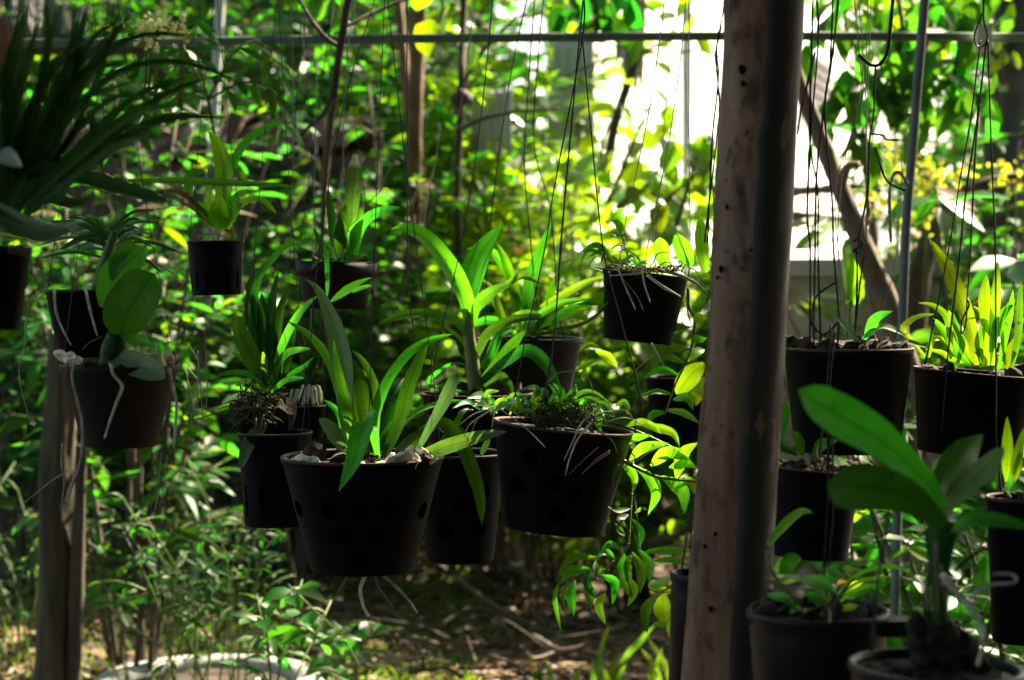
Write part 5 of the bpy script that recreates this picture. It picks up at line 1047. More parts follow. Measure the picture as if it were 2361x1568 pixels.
def pot_h():
    d = 2.1
    root, rc, R, h = potted('potted_orchid', 'black pot with big round moth orchid leaves and long white roots, left side', 'potted orchid', 140, 412, 842, 1028, .62, d, 'plain', 0, mat='potbrown', fill=.9)
    leaves(root, d, [
     ('e', [(745, 700), (790, 560), (880, 420), (965, 305)], 320, dict(prof='round', mat='leafdark', dd=-.03, tilt=(0, .1), fold=.1)), ('e', [(650, 520), (700, 370), (800, 240), (915, 148)], 225, dict(prof='ovate', mat='leaf', dd=.04, tilt=(-.2, .3))), ('e', [(710, 350), (750, 210), (820, 90)], 125, dict(prof='ovate', mat='leaf', dd=.06)),
     ('e', [(680, 820), (800, 860), (920, 910), (1030, 970)], 172, dict(prof='round', mat='leafpale', dd=-.10, tilt=(-.5, .8), fold=.2)), ('e', [(740, 680), (830, 715), (900, 740), (985, 775)], 92, dict(prof='lance', mat='leaf', dd=-.08, tilt=(0, .8))), ('e', [(800, 720), (900, 600), (1010, 545), (1110, 580)], 74, dict(prof='lance', mat='leaf', dd=.08)), ('e', [(640, 800), (690, 730), (760, 690)], 80, dict(prof='lance', mat='leafdark'))])
    tube('stem', [Z('e', x, y, d) for x, y in ((700, 900), (715, 800), (740, 690))], [.014, .016, .012], M['leafdark'], root, n=10, sides=9, wob=.2)
    for (pts, w, m, dz) in (([(340, 400), (350, 540), (390, 650), (445, 755)], 17, 'root', .06), ([(535, 400), (568, 545), (610, 695)], 19, 'root', .04), ([(690, 870), (712, 940), (765, 1010), (732, 1110), (690, 1230), (655, 1340)], 20, 'root', -.15), ([(470, 840), (452, 960), (488, 1120), (515, 1250), (512, 1430), (480, 1560), (440, 1680), (425, 1760)], 18, 'rootgreen', -.10), ([(1060, 900), (1080, 1000), (1108, 1110), (1102, 1250), (1090, 1400)], 24, 'root', -.08),
                            ([(425, 860), (408, 960), (412, 1080)], 13, 'rootbrown', -.1), ([(270, 400), (190, 485), (160, 620), (152, 760), (120, 950), (190, 1240)], 9, 'rootgreen', .05), ([(390, 1370), (385, 1500), (402, 1620), (380, 1790)], 12, 'rootgreen', .1), ([(470, 1560), (430, 1680), (400, 1750), (415, 1800)], 12, 'rootgreen', -.06), ([(880, 1400), (885, 1540), (895, 1700), (892, 1780)], 9, 'rootgreen', .0), ([(1010, 1420), (1000, 1560), (985, 1720), (960, 1830)], 9, 'rootgreen', .0), ([(1050, 1440), (1030, 1590), (1012, 1750)], 8, 'rootgreen', .02), ([(640, 700), (560, 740), (520, 780)], 9, 'rootbrown', -.05), ([(960, 740), (985, 760), (980, 790)], 10, 'root', -.08), ([(430, 1540), (330, 1600), (230, 1680), (140, 1750)], 8, 'rootgreen', .1)):
        strand(root, 'e', pts, w, d + dz, m, taper=.6, wob=.35)
    front_chunks(root, rc, d, [(150, 815, 12, -.03), (170, 818, 16, -.05), (190, 820, 15, -.06), (212, 822, 13, -.07)], 'foam'); front_chunks(root, rc, d, [(360, 824, 16, -.02), (378, 828, 20, -.03), (395, 830, 16, -.02), (372, 838, 14, -.05), (388, 818, 14, 0)], 'husk')
    bark(root, rc, R, 8, 170)
pot_h()

def pot_h1():
    d = 2.34
    root, rc, R, h = potted('potted_orchid', 'dark pot behind the round leafed orchid with a rosette of narrow strap leaves', 'potted orchid', 106, 300, 669, 822, .70, d, 'plain', .0)
    tube('stem', [Z('e', x, y, d) for x, y in ((600, 420), (660, 220), (720, 40))], [.008, .007, .005], M['stem'], root, n=10)
    rng = random.Random(3)
    for i in range(34):
        a = rng.uniform(-.35, 3.5) if i < 24 else rng.uniform(0, 6.28); L_ = rng.uniform(230, 480); cx, cy = 720 - rng.uniform(0, 40), 60 + rng.uniform(-30, 160); sx, sy = math.cos(a), -math.sin(a) * .55
        leaf(root, 'e', [(cx, cy), (cx + sx * L_ * .5, cy + sy * L_ * .5 - 35), (cx + sx * L_, cy + sy * L_ + rng.uniform(0, 60))], rng.uniform(24, 36), d + .06, rng.uniform(-.12, .12), 'strap', 'leafdark', (rng.uniform(-.4, .4), .6), .3)
pot_h1()

def pot_i():
    d = 1.62
    root, rc, R, h = potted('potted_orchid', 'dark blurred pot at the far left edge under a big fan of strap leaves', 'potted orchid', -70, 74, 566, 760, .66, d, 'plain', .03)
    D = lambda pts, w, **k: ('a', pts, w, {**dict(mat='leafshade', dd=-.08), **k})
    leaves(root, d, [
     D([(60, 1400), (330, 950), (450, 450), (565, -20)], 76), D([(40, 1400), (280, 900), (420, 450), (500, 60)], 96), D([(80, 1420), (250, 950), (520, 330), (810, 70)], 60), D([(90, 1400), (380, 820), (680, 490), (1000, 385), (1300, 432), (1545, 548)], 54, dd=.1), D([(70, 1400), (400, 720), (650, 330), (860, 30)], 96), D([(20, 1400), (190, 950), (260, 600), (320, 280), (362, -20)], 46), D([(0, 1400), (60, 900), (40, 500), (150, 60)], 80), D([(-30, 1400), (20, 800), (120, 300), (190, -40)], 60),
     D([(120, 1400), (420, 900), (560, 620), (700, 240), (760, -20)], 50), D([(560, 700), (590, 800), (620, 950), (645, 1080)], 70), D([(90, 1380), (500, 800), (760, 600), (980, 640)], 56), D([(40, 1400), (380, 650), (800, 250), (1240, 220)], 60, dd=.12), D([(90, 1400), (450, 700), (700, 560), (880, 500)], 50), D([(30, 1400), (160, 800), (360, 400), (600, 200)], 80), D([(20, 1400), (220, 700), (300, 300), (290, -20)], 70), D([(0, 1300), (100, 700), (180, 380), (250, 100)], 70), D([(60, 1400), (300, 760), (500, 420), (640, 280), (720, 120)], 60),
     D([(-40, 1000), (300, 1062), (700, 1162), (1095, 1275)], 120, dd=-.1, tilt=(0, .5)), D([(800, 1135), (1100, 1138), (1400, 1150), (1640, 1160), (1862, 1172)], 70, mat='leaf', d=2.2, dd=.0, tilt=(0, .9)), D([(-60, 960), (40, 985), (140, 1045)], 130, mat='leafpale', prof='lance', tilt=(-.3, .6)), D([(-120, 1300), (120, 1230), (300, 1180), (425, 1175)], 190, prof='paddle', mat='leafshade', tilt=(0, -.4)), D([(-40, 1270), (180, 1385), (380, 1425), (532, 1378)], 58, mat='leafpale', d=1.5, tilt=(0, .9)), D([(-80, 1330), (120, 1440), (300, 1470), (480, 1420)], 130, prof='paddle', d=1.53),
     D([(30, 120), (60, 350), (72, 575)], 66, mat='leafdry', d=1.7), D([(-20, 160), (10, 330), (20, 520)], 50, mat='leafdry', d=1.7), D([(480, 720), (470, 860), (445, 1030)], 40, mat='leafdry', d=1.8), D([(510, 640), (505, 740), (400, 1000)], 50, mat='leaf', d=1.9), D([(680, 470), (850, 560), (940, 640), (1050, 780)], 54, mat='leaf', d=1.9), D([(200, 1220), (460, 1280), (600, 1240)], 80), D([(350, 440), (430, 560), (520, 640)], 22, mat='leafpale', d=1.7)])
    rf = random.Random(12)
    for i in range(15):
        a = rf.uniform(.6, 1.65); q = rf.uniform(900, 1500); x0 = rf.uniform(-40, 120); bend = rf.uniform(40, 260)
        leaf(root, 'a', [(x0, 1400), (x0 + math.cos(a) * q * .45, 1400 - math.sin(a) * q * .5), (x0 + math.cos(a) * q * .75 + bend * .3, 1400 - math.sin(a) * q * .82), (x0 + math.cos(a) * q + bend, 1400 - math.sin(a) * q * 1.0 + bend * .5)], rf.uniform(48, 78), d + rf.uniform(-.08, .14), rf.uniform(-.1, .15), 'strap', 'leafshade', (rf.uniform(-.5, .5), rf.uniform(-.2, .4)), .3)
    for pts in ([(20, 1530), (120, 1560), (200, 1580), (320, 1560)], [(60, 1540), (160, 1600), (260, 1640)], [(90, 1510), (60, 1570), (120, 1600)]): strand(root, 'a', pts, 14, d - .08, 'rootbrown')
pot_i()

def pot_j():
    d = 2.62
    root, rc, R, h = potted('potted_orchid', 'tall black pot left of the biggest pot, full of narrow upright leaves', 'potted orchid', 549, 720, 996, 1210, .84, d, 'plain', 0, slots=10)
    L = lambda k, pts, w, **q: (k, pts, w, {**dict(mat='leaf', dd=.02), **q})
    leaves(root, d, [L('f', [(190, 1000), (180, 830), (140, 600), (68, 425)], 82), L('f', [(120, 1000), (130, 600), (150, 420), (178, 295)], 62, mat='leafdark'), L('f', [(150, 1000), (190, 800), (260, 640), (340, 520), (435, 435)], 62, dd=-.05), L('f', [(110, 960), (220, 815), (300, 785), (385, 778)], 48, dd=-.05), L('f', [(130, 1050), (230, 975), (340, 960)], 44, dd=-.06), L('f', [(40, 1000), (15, 600), (50, 340), (130, 225), (240, 125), (375, 122)], 58), L('f', [(90, 1000), (92, 880), (80, 795)], 46, dd=-.05, mat='leaflime'),
     L('e', [(1680, 1040), (1640, 940), (1560, 790), (1455, 555)], 118, dd=-.03), L('e', [(1690, 1000), (1610, 700), (1540, 420)], 84, mat='leafdark'), L('e', [(1680, 1020), (1600, 950), (1480, 925), (1362, 942)], 42, dd=-.05), L('e', [(1740, 1000), (1700, 700), (1635, 425)], 84), L('e', [(1680, 900), (1600, 500), (1570, 370), (1700, 215)], 60, mat='leafdark'), L('e', [(1660, 1230), (1640, 1270), (1560, 1375), (1508, 1535)], 92, dd=-.06, mat='leafpale'), L('f', [(100, 1010), (20, 900), (-60, 820), (-120, 800)], 50), L('f', [(60, 1000), (60, 700), (20, 520), (-20, 430)], 60), L('f', [(200, 1000), (250, 800), (270, 640), (300, 500)], 50, mat='leafdark'), L('f', [(130, 1000), (320, 900), (400, 830)], 36, mat='leaf'), L('f', [(70, 1030), (-10, 980), (-90, 1010)], 44), L('f', [(180, 1020), (170, 700), (200, 500), (260, 380)], 60, mat='leafdark'), L('f', [(30, 1000), (-30, 760), (-60, 640), (-120, 560)], 60, mat='leafdark'), L('f', [(120, 1010), (40, 860), (0, 770), (-40, 740)], 44, mat='leaflime')])
    tw = []
    for i in range(240):
        p = Z('f', random.uniform(-70, 190), random.uniform(1040, 1250), d + random.uniform(-.05, .04)); e = Vector((random.gauss(0, .012), random.gauss(0, .008), random.gauss(-.004, .010)))
        tw.append(tube_data([p, p + e * .5 + Vector((0, 0, .003)), p + e], [.0013, .001, .0006], 3, 4))
    V, Fc = merge_data(tw); mesh_obj('moss', V, Fc, M['moss'], root)['kind'] = 'stuff'
    for i in range(7): chunk('fern_fibre', Z('f', -40 + i * 36, 1190 + 20 * math.sin(i * 2), d + .01), .022, M['mix'], root, (1, 1, 1.2), seed=210 + i)
    strand(root, 'e', [(1700, 1150), (1560, 1145), (1400, 1170), (1240, 1215), (1150, 1235)], 12, d - .05, 'rootbrown')
    for pts in ([(1160, 905), (1200, 1080), (1215, 1265)], [(1240, 790), (1242, 1000), (1240, 1200), (1262, 1395)], [(1175, 740), (1240, 850), (1250, 960)], [(1170, 920), (1185, 1060), (1205, 1250)], [(1290, 790), (1300, 1000), (1290, 1190)], [(1180, 900), (1260, 1000), (1280, 1100)], [(1255, 1000), (1270, 1180), (1265, 1280)]): strand(root, 'e', pts, 8, d + .1, 'rootgreen')
pot_j()

def pot_j2():
    d = 2.95
    root, rc, R, h = potted('potted_orchid', 'black basket with a tuft of pale root tips beside the tall black pot', 'potted orchid', 652, 752, 934, 1010, .85, d, 'plain', 0)
    rng = random.Random(6)
    for i in range(34):
        x = rng.uniform(330, 440); y = rng.uniform(1000, 1030); strand(root, 'f', [(x, y), (x + (x - 385) * .35, y + 50), (x + (x - 385) * .8 + rng.uniform(-14, 14), y + rng.uniform(80, 120))], 9, d - rng.uniform(.02, .09), rng.choice(['root', 'rootgreen', 'rootgreen']))
    for i in range(9):
        x = rng.uniform(250, 300); strand(root, 'f', [(x + 10, 1030), (x, 1070), (x - 25 + rng.uniform(-10, 10), 1150)], 8, d - .05, 'rootgreen')
    for a in range(9):
        x = 300 + a * 20; leaf(root, 'f', [(370, 1000), (340 + a * 8, 880), (x, rng.uniform(660, 820))], 34, d, .04, 'strap', 'leafdark')
pot_j2()

def pot_k():
    d = 2.2
    root, rc, R, h = potted('potted_orchid', 'wide black pot with a broken mossy edge right behind the log post', 'potted orchid', 1805, 2105, 802, 1040, .80, d, 'plain', 0, fill=.97)
    L = lambda pts, w, **q: ('h', pts, w, {**dict(mat='leaf', dd=-.04, prof='lance'), **q})
    leaves(root, d, [L([(700, 740), (600, 640), (505, 545)], 40, mat='leafdark', d=2.1), L([(720, 720), (790, 590), (900, 540)], 74), L([(700, 715), (830, 640), (975, 690)], 72, mat='leafpale', tilt=(.3, .8)), L([(840, 745), (980, 735), (1115, 772)], 58, mat='leafpale', tilt=(.3, .9))])
    bark(root, rc, R, 40, 240)
    for i in range(6): chunk('moss_clump', Z('h', 225 + i * 32, 735 + 6 * i, d + .0), .011, M['moss'], root, seed=270 + i)
pot_k()

def pot_l():
    d = 2.3
    root, rc, R, h = potted('potted_orchid', 'black pot of sunlit yellow green strap leaves at the right', 'potted orchid', 2108, 2392, 858, 1048, .82, d, 'plain', .085, fill=.95)
    L = lambda pts, w, **q: ('h', pts, w, {**dict(mat='leafsun', dd=.02), **q})
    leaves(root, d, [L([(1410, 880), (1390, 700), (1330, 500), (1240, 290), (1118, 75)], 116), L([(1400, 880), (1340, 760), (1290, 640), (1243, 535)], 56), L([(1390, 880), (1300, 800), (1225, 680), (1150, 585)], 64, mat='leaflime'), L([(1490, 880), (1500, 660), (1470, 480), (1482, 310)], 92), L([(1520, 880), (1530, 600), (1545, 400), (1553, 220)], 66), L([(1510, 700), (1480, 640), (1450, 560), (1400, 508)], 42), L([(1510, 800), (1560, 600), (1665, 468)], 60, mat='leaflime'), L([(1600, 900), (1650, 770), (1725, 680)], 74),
     L([(1090, 820), (960, 665), (1010, 600), (1070, 572), (1155, 560)], 44, dd=-.05), L([(1260, 840), (1240, 600), (1160, 512), (1052, 488)], 46, mat='leaflime'), L([(1120, 830), (1140, 730), (1190, 712), (1248, 760)], 40), L([(1300, 870), (1330, 740), (1280, 600), (1270, 540)], 46, mat='leaf'), L([(1450, 880), (1440, 740), (1480, 600), (1500, 560)], 60, mat='leaflime'), L([(1560, 900), (1600, 700), (1630, 560), (1650, 400)], 46, mat='leaflime'), L([(1640, 900), (1680, 700), (1690, 500), (1700, 350)], 50, mat='leaf'), L([(1380, 880), (1260, 840), (1200, 800), (1100, 780)], 36), L([(1480, 880), (1470, 760), (1475, 670)], 40), L([(1350, 880), (1280, 850), (1235, 815)], 30), L([(1480, 890), (1540, 840), (1620, 850)], 40, mat='leaf'), L([(1440, 890), (1500, 820), (1560, 800)], 44, mat='leaflime'), L([(1600, 880), (1580, 640), (1620, 480)], 30, mat='leaflime')])
    bark(root, rc, R, 14, 300)
pot_l()

def pot_m():
    d = 2.02
    root, rc, R, h = potted('potted_orchid', 'black pot of rough bark chunks beside the lower right of the log post', 'potted orchid', 1775, 1985, 1078, 1282, .86, d, 'plain', .075, [(-.55, .5, .008), (.1, .25, .008)], fill=.98)
    L = lambda k, pts, w, **q: (k, pts, w, {**dict(mat='leaf', dd=-.02), **q})
    leaves(root, d, [L('h', [(185, 1400), (195, 1240), (215, 1108)], 92, prof='paddle', d=2.08), L('h', [(160, 1370), (230, 1400), (300, 1450)], 80, mat='leafdark', prof='lance'), L('l', [(112, 720), (220, 590), (320, 512), (398, 522)], 62, d=1.86, prof='strap', mat='leaf'), L('h', [(330, 1450), (300, 1340), (270, 1290)], 70, mat='leaf', prof='lance', d=2.1), L('h', [(400, 1450), (450, 1380), (560, 1350)], 80, mat='leaf', prof='lance', d=2.12), L('h', [(140, 1530), (170, 1500), (208, 1495)], 24, d=1.9, mat='leaflime')])
    bark(root, rc, R, 60, 330)
    strand(root, 'h', [(430, 1470), (420, 1420), (428, 1380)], 10, d - .08, 'root')
pot_m()

def tub_n():
    d = 1.72
    root, rc, R, h = potted('potted_orchid', 'wide grey rimmed black tub with a side lug, full of young orchid canes', 'potted orchid', 1722, 2050, 1404, 1720, .82, d, 'tub', 0, mat='tub', fill=.93, group='orchid tubs low at the right')
    p = rc + Vector((R * .99, -.02, -.012)); box('lug', p, (.030, .03, .014), M['tub'], root)
    L = lambda pts, w, **q: ('l', pts, w, {**dict(mat='leaf', dd=-.03, prof='lance'), **q})
    leaves(root, d, [L([(310, 930), (440, 960), (545, 1035)], 92), L([(335, 1020), (420, 1058), (485, 1115)], 74), L([(105, 1030), (220, 1060), (305, 1145)], 66), L([(525, 1090), (640, 930), (820, 858), (950, 870), (1045, 925)], 26, mat='leaflime', prof='strap'), L([(540, 1070), (690, 950), (905, 920)], 26, mat='leaflime', prof='strap'), L([(540, 1100), (650, 1010), (760, 980), (865, 1050)], 26, mat='leaflime', prof='strap'), L([(510, 1130), (640, 1112), (755, 1142)], 48, mat='leaflime'), L([(350, 1160), (400, 1185), (425, 1205)], 44, mat='leaflime'), L([(480, 960), (540, 890), (620, 940)], 100, mat='leafdark', prof='ovate', d=1.8), L([(200, 900), (250, 830), (320, 810)], 110, mat='leafdark', prof='ovate', d=1.8), L([(470, 870), (530, 900), (612, 935)], 60, d=1.78), L([(420, 1130), (470, 1080), (520, 1040)], 60), L([(240, 1150), (300, 1120), (350, 1160)], 40), L([(380, 1060), (430, 1090), (490, 1090)], 24, mat='leafpale'), L([(640, 930), (600, 870), (700, 880)], 40, mat='leaflime'), L([(430, 1180), (450, 1100), (520, 1130)], 50, mat='leaf')])
    for pts, w in (([(105, 760), (130, 870), (190, 960), (330, 1110)], 28), ([(95, 930), (160, 970), (215, 1015)], 18), ([(530, 1090), (580, 1020), (650, 920)], 26), ([(370, 1070), (420, 1080), (480, 1095)], 14)): strand(root, 'l', pts, w, d - .02, 'cane', 'cane')
    bark(root, rc, R, 14, 400)
    strand(root, 'l', [(500, 1205), (502, 1150), (495, 1120)], 14, d - .09, 'root')
tub_n()

def tub_o():
    d = 1.55
    root, rc, R, h = potted('potted_orchid', 'big leafed moth orchid with thick pale roots in the bottom right tub', 'potted orchid', 1957, 2358, 1533, 1800, .84, d, 'tub', .03, mat='tub', fill=.93, group='orchid tubs low at the right')
    L = lambda k, pts, w, **q: (k, pts, w, {**dict(mat='leafdark', dd=-.08, prof='ovate', fold=.1), **q})
    leaves(root, d, [L('h', [(1215, 1790), (1120, 1630), (960, 1470), (780, 1325), (600, 1220), (430, 1120), (303, 1040)], 268, prof='paddle', mat='leaf', tilt=(-.1, .2), fold=.16), L('l', [(1225, 590), (1010, 430), (800, 365), (620, 345), (485, 352)], 318, prof='paddle', mat='leafdark', d=1.52, tilt=(0, -.3)), L('l', [(1215, 420), (1240, 310), (1330, 160), (1462, 26)], 225, mat='leafdark', prof='lance', dd=.06, tilt=(-.4, .2), fold=.25), L('l', [(1215, 540), (1300, 400), (1440, 280), (1594, 110)], 172, mat='leafpale', dd=.02, tilt=(-.8, .4), prof='ovate'), L('l', [(1225, 640), (1390, 565), (1560, 570), (1780, 620)], 112, mat='leafdark', dd=-.05, tilt=(0, .6), prof='strap')])
    wp = [Z('l', x, y, d + .01) for x, y in ((1195, 1230), (1190, 1000), (1195, 780), (1215, 560))]; tube('stem', wp, [.006, .007, .010, .015], M['leafdark'], root, n=20, sides=10, wob=.15)
    for (pts, w, m, dz) in (([(1205, 905), (1330, 1060), (1430, 1190), (1465, 1320), (1430, 1480)], 40, 'root', -.04), ([(1350, 1085), (1420, 1020), (1520, 972), (1645, 960), (1672, 930), (1630, 903), (1525, 903)], 21, 'root', -.05), ([(1205, 955), (1290, 1000), (1360, 1110), (1420, 1180)], 28, 'rootgreen', -.03), ([(1190, 850), (1215, 1000), (1240, 1180)], 16, 'rootbrown', -.02), ([(1120, 840), (1112, 980), (1120, 1150)], 24, 'rootbrown', 0), ([(1165, 700), (1170, 900), (1178, 1150)], 22, 'rootbrown', -.02), ([(1250, 900), (1300, 1020), (1330, 1180)], 14, 'rootbrown', 0), ([(1285, 880), (1380, 800), (1490, 725)], 24, 'wire', .03), ([(1120, 800), (1115, 880), (1095, 960)], 10, 'rootbrown', -.02), ([(1460, 1400), (1560, 1440), (1640, 1470)], 18, 'rootbrown', -.02)):
        strand(root, 'l', pts, w, d + dz, m, taper=.75)
    for i, (x, y, r) in enumerate(((1060, 1300, 90), (1160, 1260, 110), (1260, 1300, 110), (1340, 1400, 100), (1120, 1400, 110), (1240, 1420, 120), (1420, 1450, 80), (1050, 1180, 40), (1120, 1150, 34))): chunk('stump_piece', Z('l', x, y, d + .02), r * ZW * d, M['mix'], root, (1, .9, 1.1), seed=430 + i)
    front_chunks(root, rc, d, [(2310, 1555, 16, -.02)], 'husk')
tub_o()

def pot_p():
    d = 1.95
    root, rc, R, h = potted('potted_orchid', 'dark pot cut by the right edge with two upright lime leaves', 'potted orchid', 2276, 2430, 1146, 1480, .8, d, 'plain', 0)
    leaves(root, d, [('h', [(1605, 1610), (1612, 1420), (1612, 1200)], 82, dict(mat='leafsun', prof='lance')), ('h', [(1660, 1610), (1680, 1500), (1698, 1410)], 60, dict(mat='leafsun', prof='lance')), ('l', [(1560, 430), (1500, 470), (1440, 510)], 40, dict(mat='leafpale', prof='lance')), ('h', [(1640, 1600), (1700, 1350), (1740, 1250)], 60, dict(mat='leaflime', prof='lance'))])
    bark(root, rc, R, 6, 460)
pot_p()

def tub_q():
    d = 2.05
    root, rc, R, h = potted('black_tub', 'black tub with a pale rim peeping out left of the log post low down', 'plant tub', 1546, 1690, 1322, 1640, .86, d, 'tub', .05, mat='tub', fill=.9, group='orchid tubs low at the right')
    leaves(root, d, [('k', [(1190, 760), (1040, 755), (900, 766)], 48, dict(mat='leaf', prof='strap')), ('k', [(1190, 850), (1080, 815), (960, 822)], 44, dict(mat='leaf', prof='strap')), ('k', [(1060, 935), (1000, 965), (925, 975)], 50, dict(mat='leafpale', d=2.2)), ('k', [(1032, 1030), (1015, 1120), (1040, 1205)], 118, dict(mat='leafsun', prof='ovate', d=2.2)), ('k', [(1102, 1150), (1072, 1240), (1102, 1355)], 62, dict(mat='leafsun', prof='lance', d=2.15)), ('k', [(990, 1035), (915, 1130), (922, 1275)], 76, dict(mat='leafdark', prof='lance', d=2.2)), ('k', [(930, 980), (1010, 1000), (1090, 1020)], 56, dict(mat='leafsun', prof='lance', d=2.2)), ('k', [(1060, 1210), (1000, 1220), (960, 1215)], 50, dict(mat='leaf', prof='lance', d=2.2))])
    strand(root, 'k', [(1195, 900), (1100, 960), (1000, 1020), (930, 990)], 12, 2.15, 'cane', 'cane')
tub_q()

def pot_r():
    potted('plant_pot', 'plain black pot in shade behind the leafy cane trailing beside the log post', 'plant pot', 1488, 1640, 868, 1014, .82, 3.3, 'plain', 0)[0]['group'] = G
pot_r()

# ------------------------------------------------------------------ wire hangers
def hanger(label, wires, hook=None, mat='wire', r=.00125, cat='wire hanger'):
    root = thing('wire_hanger', P(*wires[0][0][0], wires[0][1]), label, cat, 'wires the pots hang from')
    r *= .8
    for pts, d, *rest in wires:
        d1 = rest[0] if rest else d; n = len(pts)
        wp = [P(u, v, d + (d1 - d) * i / (n - 1)) + Vector((random.gauss(0, .0012), 0, 0)) for i, (u, v) in enumerate(pts)]
        V, Fc = tube_data(wp, [r * random.uniform(.85, 1.25) for _ in range(9)], 14 * (n - 1), 5, .3); mesh_obj('wire', V, Fc, M[mat], root, origin=wp[0])
    if hook: tube('hook', [P(u, v, hook[1]) for u, v in hook[0]], hook[2], M[hook[3]], root, n=8 * len(hook[0]), sides=8)
hanger('three crossing wires meeting above the pot with hanging canes', [([(1344, -60), (1344, 74), (1278, 434), (1256, 573), (1206, 795), (1179, 960)], 2.34, 2.30), ([(1353, -60), (1337, 96), (1300, 515), (1271, 813), (1232, 995)], 2.34, 2.22), ([(1344, 74), (1362, 294), (1396, 573), (1432, 747), (1478, 920), (1463, 1000)], 2.34, 2.36)])
hanger('pair of near vertical wires dropping to the middle brown pot', [([(1241, -60), (1221, 147), (1206, 368), (1221, 573), (1245, 780)], 3.05), ([(1258, -60), (1239, 121), (1232, 331), (1270, 489), (1290, 700), (1300, 778)], 3.05), ([(1221, -30), (1182, 147), (1153, 331), (1128, 560), (1120, 778)], 3.05)])
hanger('two thin wires converging behind the biggest pot', [([(1142, -60), (1110, 250), (1069, 541), (990, 887), (985, 1045)], 2.72), ([(940, -60), (940, 573), (946, 700), (966, 831), (984, 960), (1090, 1045)], 2.72)], r=.001)
hanger('three faint thin wires rising from the rim of the biggest pot', [([(885, -60), (868, 400), (852, 900), (849, 1066), (849, 1096)], 2.35, 2.295), ([(885, -60), (790, 250), (728, 622), (712, 850), (690, 1046)], 2.4), ([(885, -60), (940, 400), (1005, 900), (1016, 1052)], 2.4)], r=.0007)
hanger('three straight wires holding the tilted pot high beside the log post', [([(1543, -60), (1495, 239), (1447, 496), (1425, 620)], 2.6), ([(1587, -60), (1572, 147), (1539, 349), (1495, 573), (1490, 625)], 2.6, 2.52), ([(1590, -60), (1590, 300), (1590, 573), (1588, 640)], 2.62)], r=.0009, mat='galv')
hanger('kinked dark wire hugging the left side of the log post', [([(1668, -40), (1667, 26), (1653, 110), (1658, 184), (1642, 331), (1631, 560)], 2.1), ([(1662, 60), (1650, 130), (1660, 240), (1648, 360), (1625, 560)], 2.1), ([(1595, 1170), (1590, 1230), (1575, 1330)], 2.0)], r=.0012)
hanger('bundle of black wires dropping to the wide pot right of the log post', [([(1882, -60), (1880, 0), (1887, 92), (1872, 323), (1863, 496), (1866, 573), (1867, 800)], 2.12), ([(1878, -60), (1872, 92), (1872, 323), (1883, 441), (1889, 573), (1894, 800)], 2.12), ([(1924, -60), (1913, 147), (1902, 257), (1920, 459), (1924, 573), (1930, 720), (1932, 800)], 2.14), ([(1942, -60), (1920, 110), (1905, 220), (1883, 400), (1880, 600), (1872, 800)], 2.14), ([(1877, 120), (1852, 250), (1838, 310)], 2.1), ([(1866, 740), (1885, 765), (1905, 770), (1930, 745)], 2.1), ([(1872, 750), (1882, 690), (1910, 660), (1932, 650)], 2.12), ([(1912, 750), (1905, 900), (1890, 1060)], 2.05), ([(1920, 760), (1912, 900), (1908, 1075)], 2.05)], r=.0015)
hanger('thin crossing wires behind the black wire bundle', [([(1965, -60), (1980, 140), (1985, 230), (1945, 360), (1930, 560), (1950, 800)], 2.6), ([(1975, -60), (1990, 150), (1962, 300), (1925, 460), (1960, 800)], 2.6), ([(2004, -40), (1995, 200), (2000, 420), (1990, 560)], 2.6), ([(2080, 330), (2074, 480), (2058, 640), (2020, 760)], 2.8), ([(2010, -60), (2002, 150), (1999, 320), (1999, 560)], 2.7)], r=.0008, mat='galv')
hanger('heavy dark twisted wire with a knot over the wide pot', [([(2016, 150), (2012, 257), (2001, 331), (1997, 441), (1983, 545), (1980, 575)], 2.2), ([(2020, 340), (2030, 380), (2052, 420), (2085, 440)], 2.2), ([(1976, 575), (1978, 640), (1971, 790)], 2.2), ([(1990, 590), (1984, 640), (1974, 700), (1972, 790)], 2.2), ([(2006, 308), (2030, 312), (2046, 322), (2075, 323)], 2.2), ([(1964, 556), (1980, 552), (1992, 562), (1980, 572), (1968, 578), (1985, 585)], 2.19)], ([(1979, 125), (1996, 142), (2012, 151), (2030, 147), (2046, 118), (2053, 60), (2062, -40)], 2.2, [.0018, .0022, .0022], 'wire'), r=.0014)
hanger('wires of the right hand pot hooked over the green pipe', [([(2258, 92), (2240, 276), (2218, 404), (2183, 573), (2133, 840)], 2.25), ([(2273, 92), (2251, 257), (2229, 441), (2214, 573), (2190, 800), (2170, 990)], 2.2), ([(2258, 240), (2251, 349), (2238, 573), (2230, 690), (2226, 745), (2219, 770), (2218, 740), (2232, 705), (2232, 690)], 2.22), ([(2277, 92), (2284, 331), (2291, 573), (2294, 860), (2296, 1030), (2318, 1215)], 2.2), ([(2262, 30), (2248, 80), (2250, 105), (2268, 104), (2276, 80), (2268, 40), (2269, -40)], 2.2)], r=.0013)
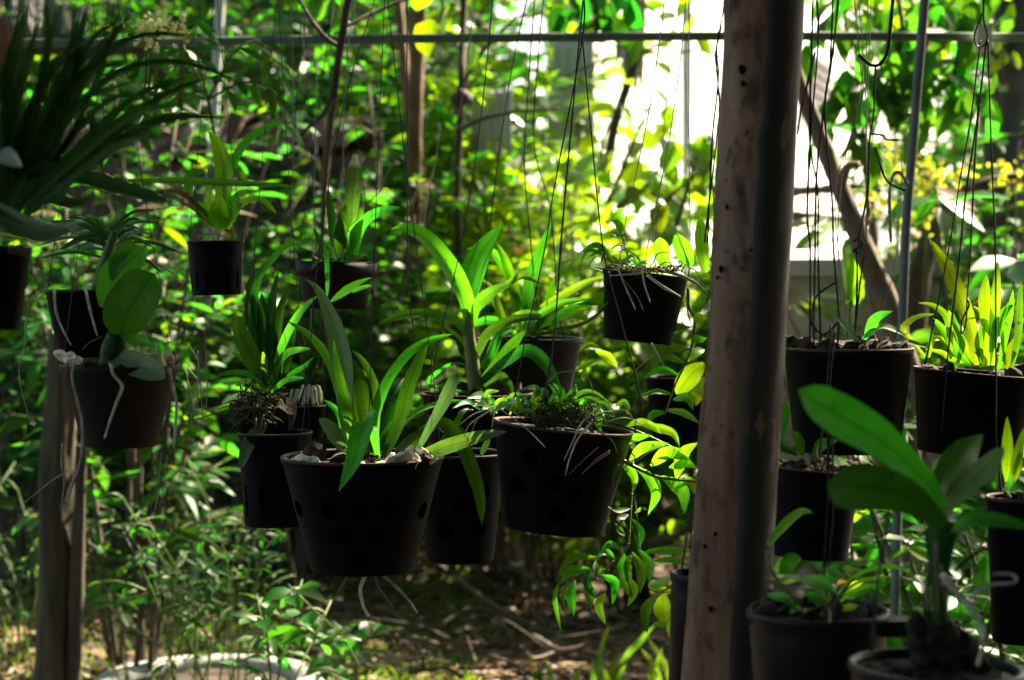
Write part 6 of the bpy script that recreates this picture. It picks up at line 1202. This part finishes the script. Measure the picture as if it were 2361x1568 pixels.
hanger('two black wires dropping past the lower right pot into the wide tub', [([(1908, 980), (1907, 1150), (1905, 1300), (1914, 1432)], 1.86), ([(1917, 1000), (1917, 1180), (1918, 1300), (1920, 1434)], 1.86), ([(2050, 1150), (2045, 1200), (2020, 1350), (2010, 1500)], 1.6), ([(2140, 1220), (2138, 1320), (2138, 1380)], 1.56)], r=.0014)
hanger('bent grey wire loops hanging over the shrubs left of centre', [([(818, -40), (795, 220), (788, 700)], 3.4), ([(705, -40), (700, 110), (710, 140), (730, 150), (722, 500), (715, 900)], 3.3), ([(1100, -40), (1060, 250), (1028, 320)], 3.3), ([(980, 300), (995, 282), (1012, 288), (1010, 340), (985, 470), (980, 520)], 3.3), ([(672, -40), (678, 300), (670, 560)], 3.5)], r=.0011, mat='galv')
hanger('short curved grey hook beside the leaning pole', [([(2055, 560), (2052, 450), (2060, 405), (2075, 398), (2094, 425)], 3.2)], r=.0035, mat='galv', cat='hook')
o = box('pipe_clip', P(2267, 88, 4.06), (.05 * .6, .03, .055), M['foam']); tag(o, 'cream block clipped on the green pipe at the right where wires hook', 'clip')
hanger('rusty red cord hanging in the bright gap right of the log post', [([(2003, 375), (2001, 440), (1998, 520)], 3.0), ([(1996, 380), (1994, 450), (2000, 500)], 3.0)], r=.003, mat='cloth', cat='cord')

for lab, d, ap, L_, R_, v in (('thin wires rising from the slotted basket pot', 2.7, (497, -60), 436, 558, 556), ('thin wires rising from the small brown pot with the rim band', 2.85, (778, -60), 686, 866, 604), ('thin wires rising from the round leafed moth orchid', 2.1, (262, -60), 146, 406, 842), ('thin wires rising from the tall black pot of narrow leaves', 2.62, (640, -60), 555, 714, 996), ('thin wires rising from the dark pot behind the round leaves', 2.34, (205, -60), 110, 296, 669), ('thin wires rising from the black basket with pale root tips', 2.95, (700, -60), 656, 748, 934), ('thin wires rising from the shaded plain pot beside the post', 3.3, (1560, -60), 1492, 1636, 868)):
    hanger(lab, [([ap, ((ap[0] + L_) / 2 - 4, v * .5), (L_, v)], d), ([ap, ((ap[0] + R_) / 2 + 3, v * .55), (R_, v)], d)], r=.0006)
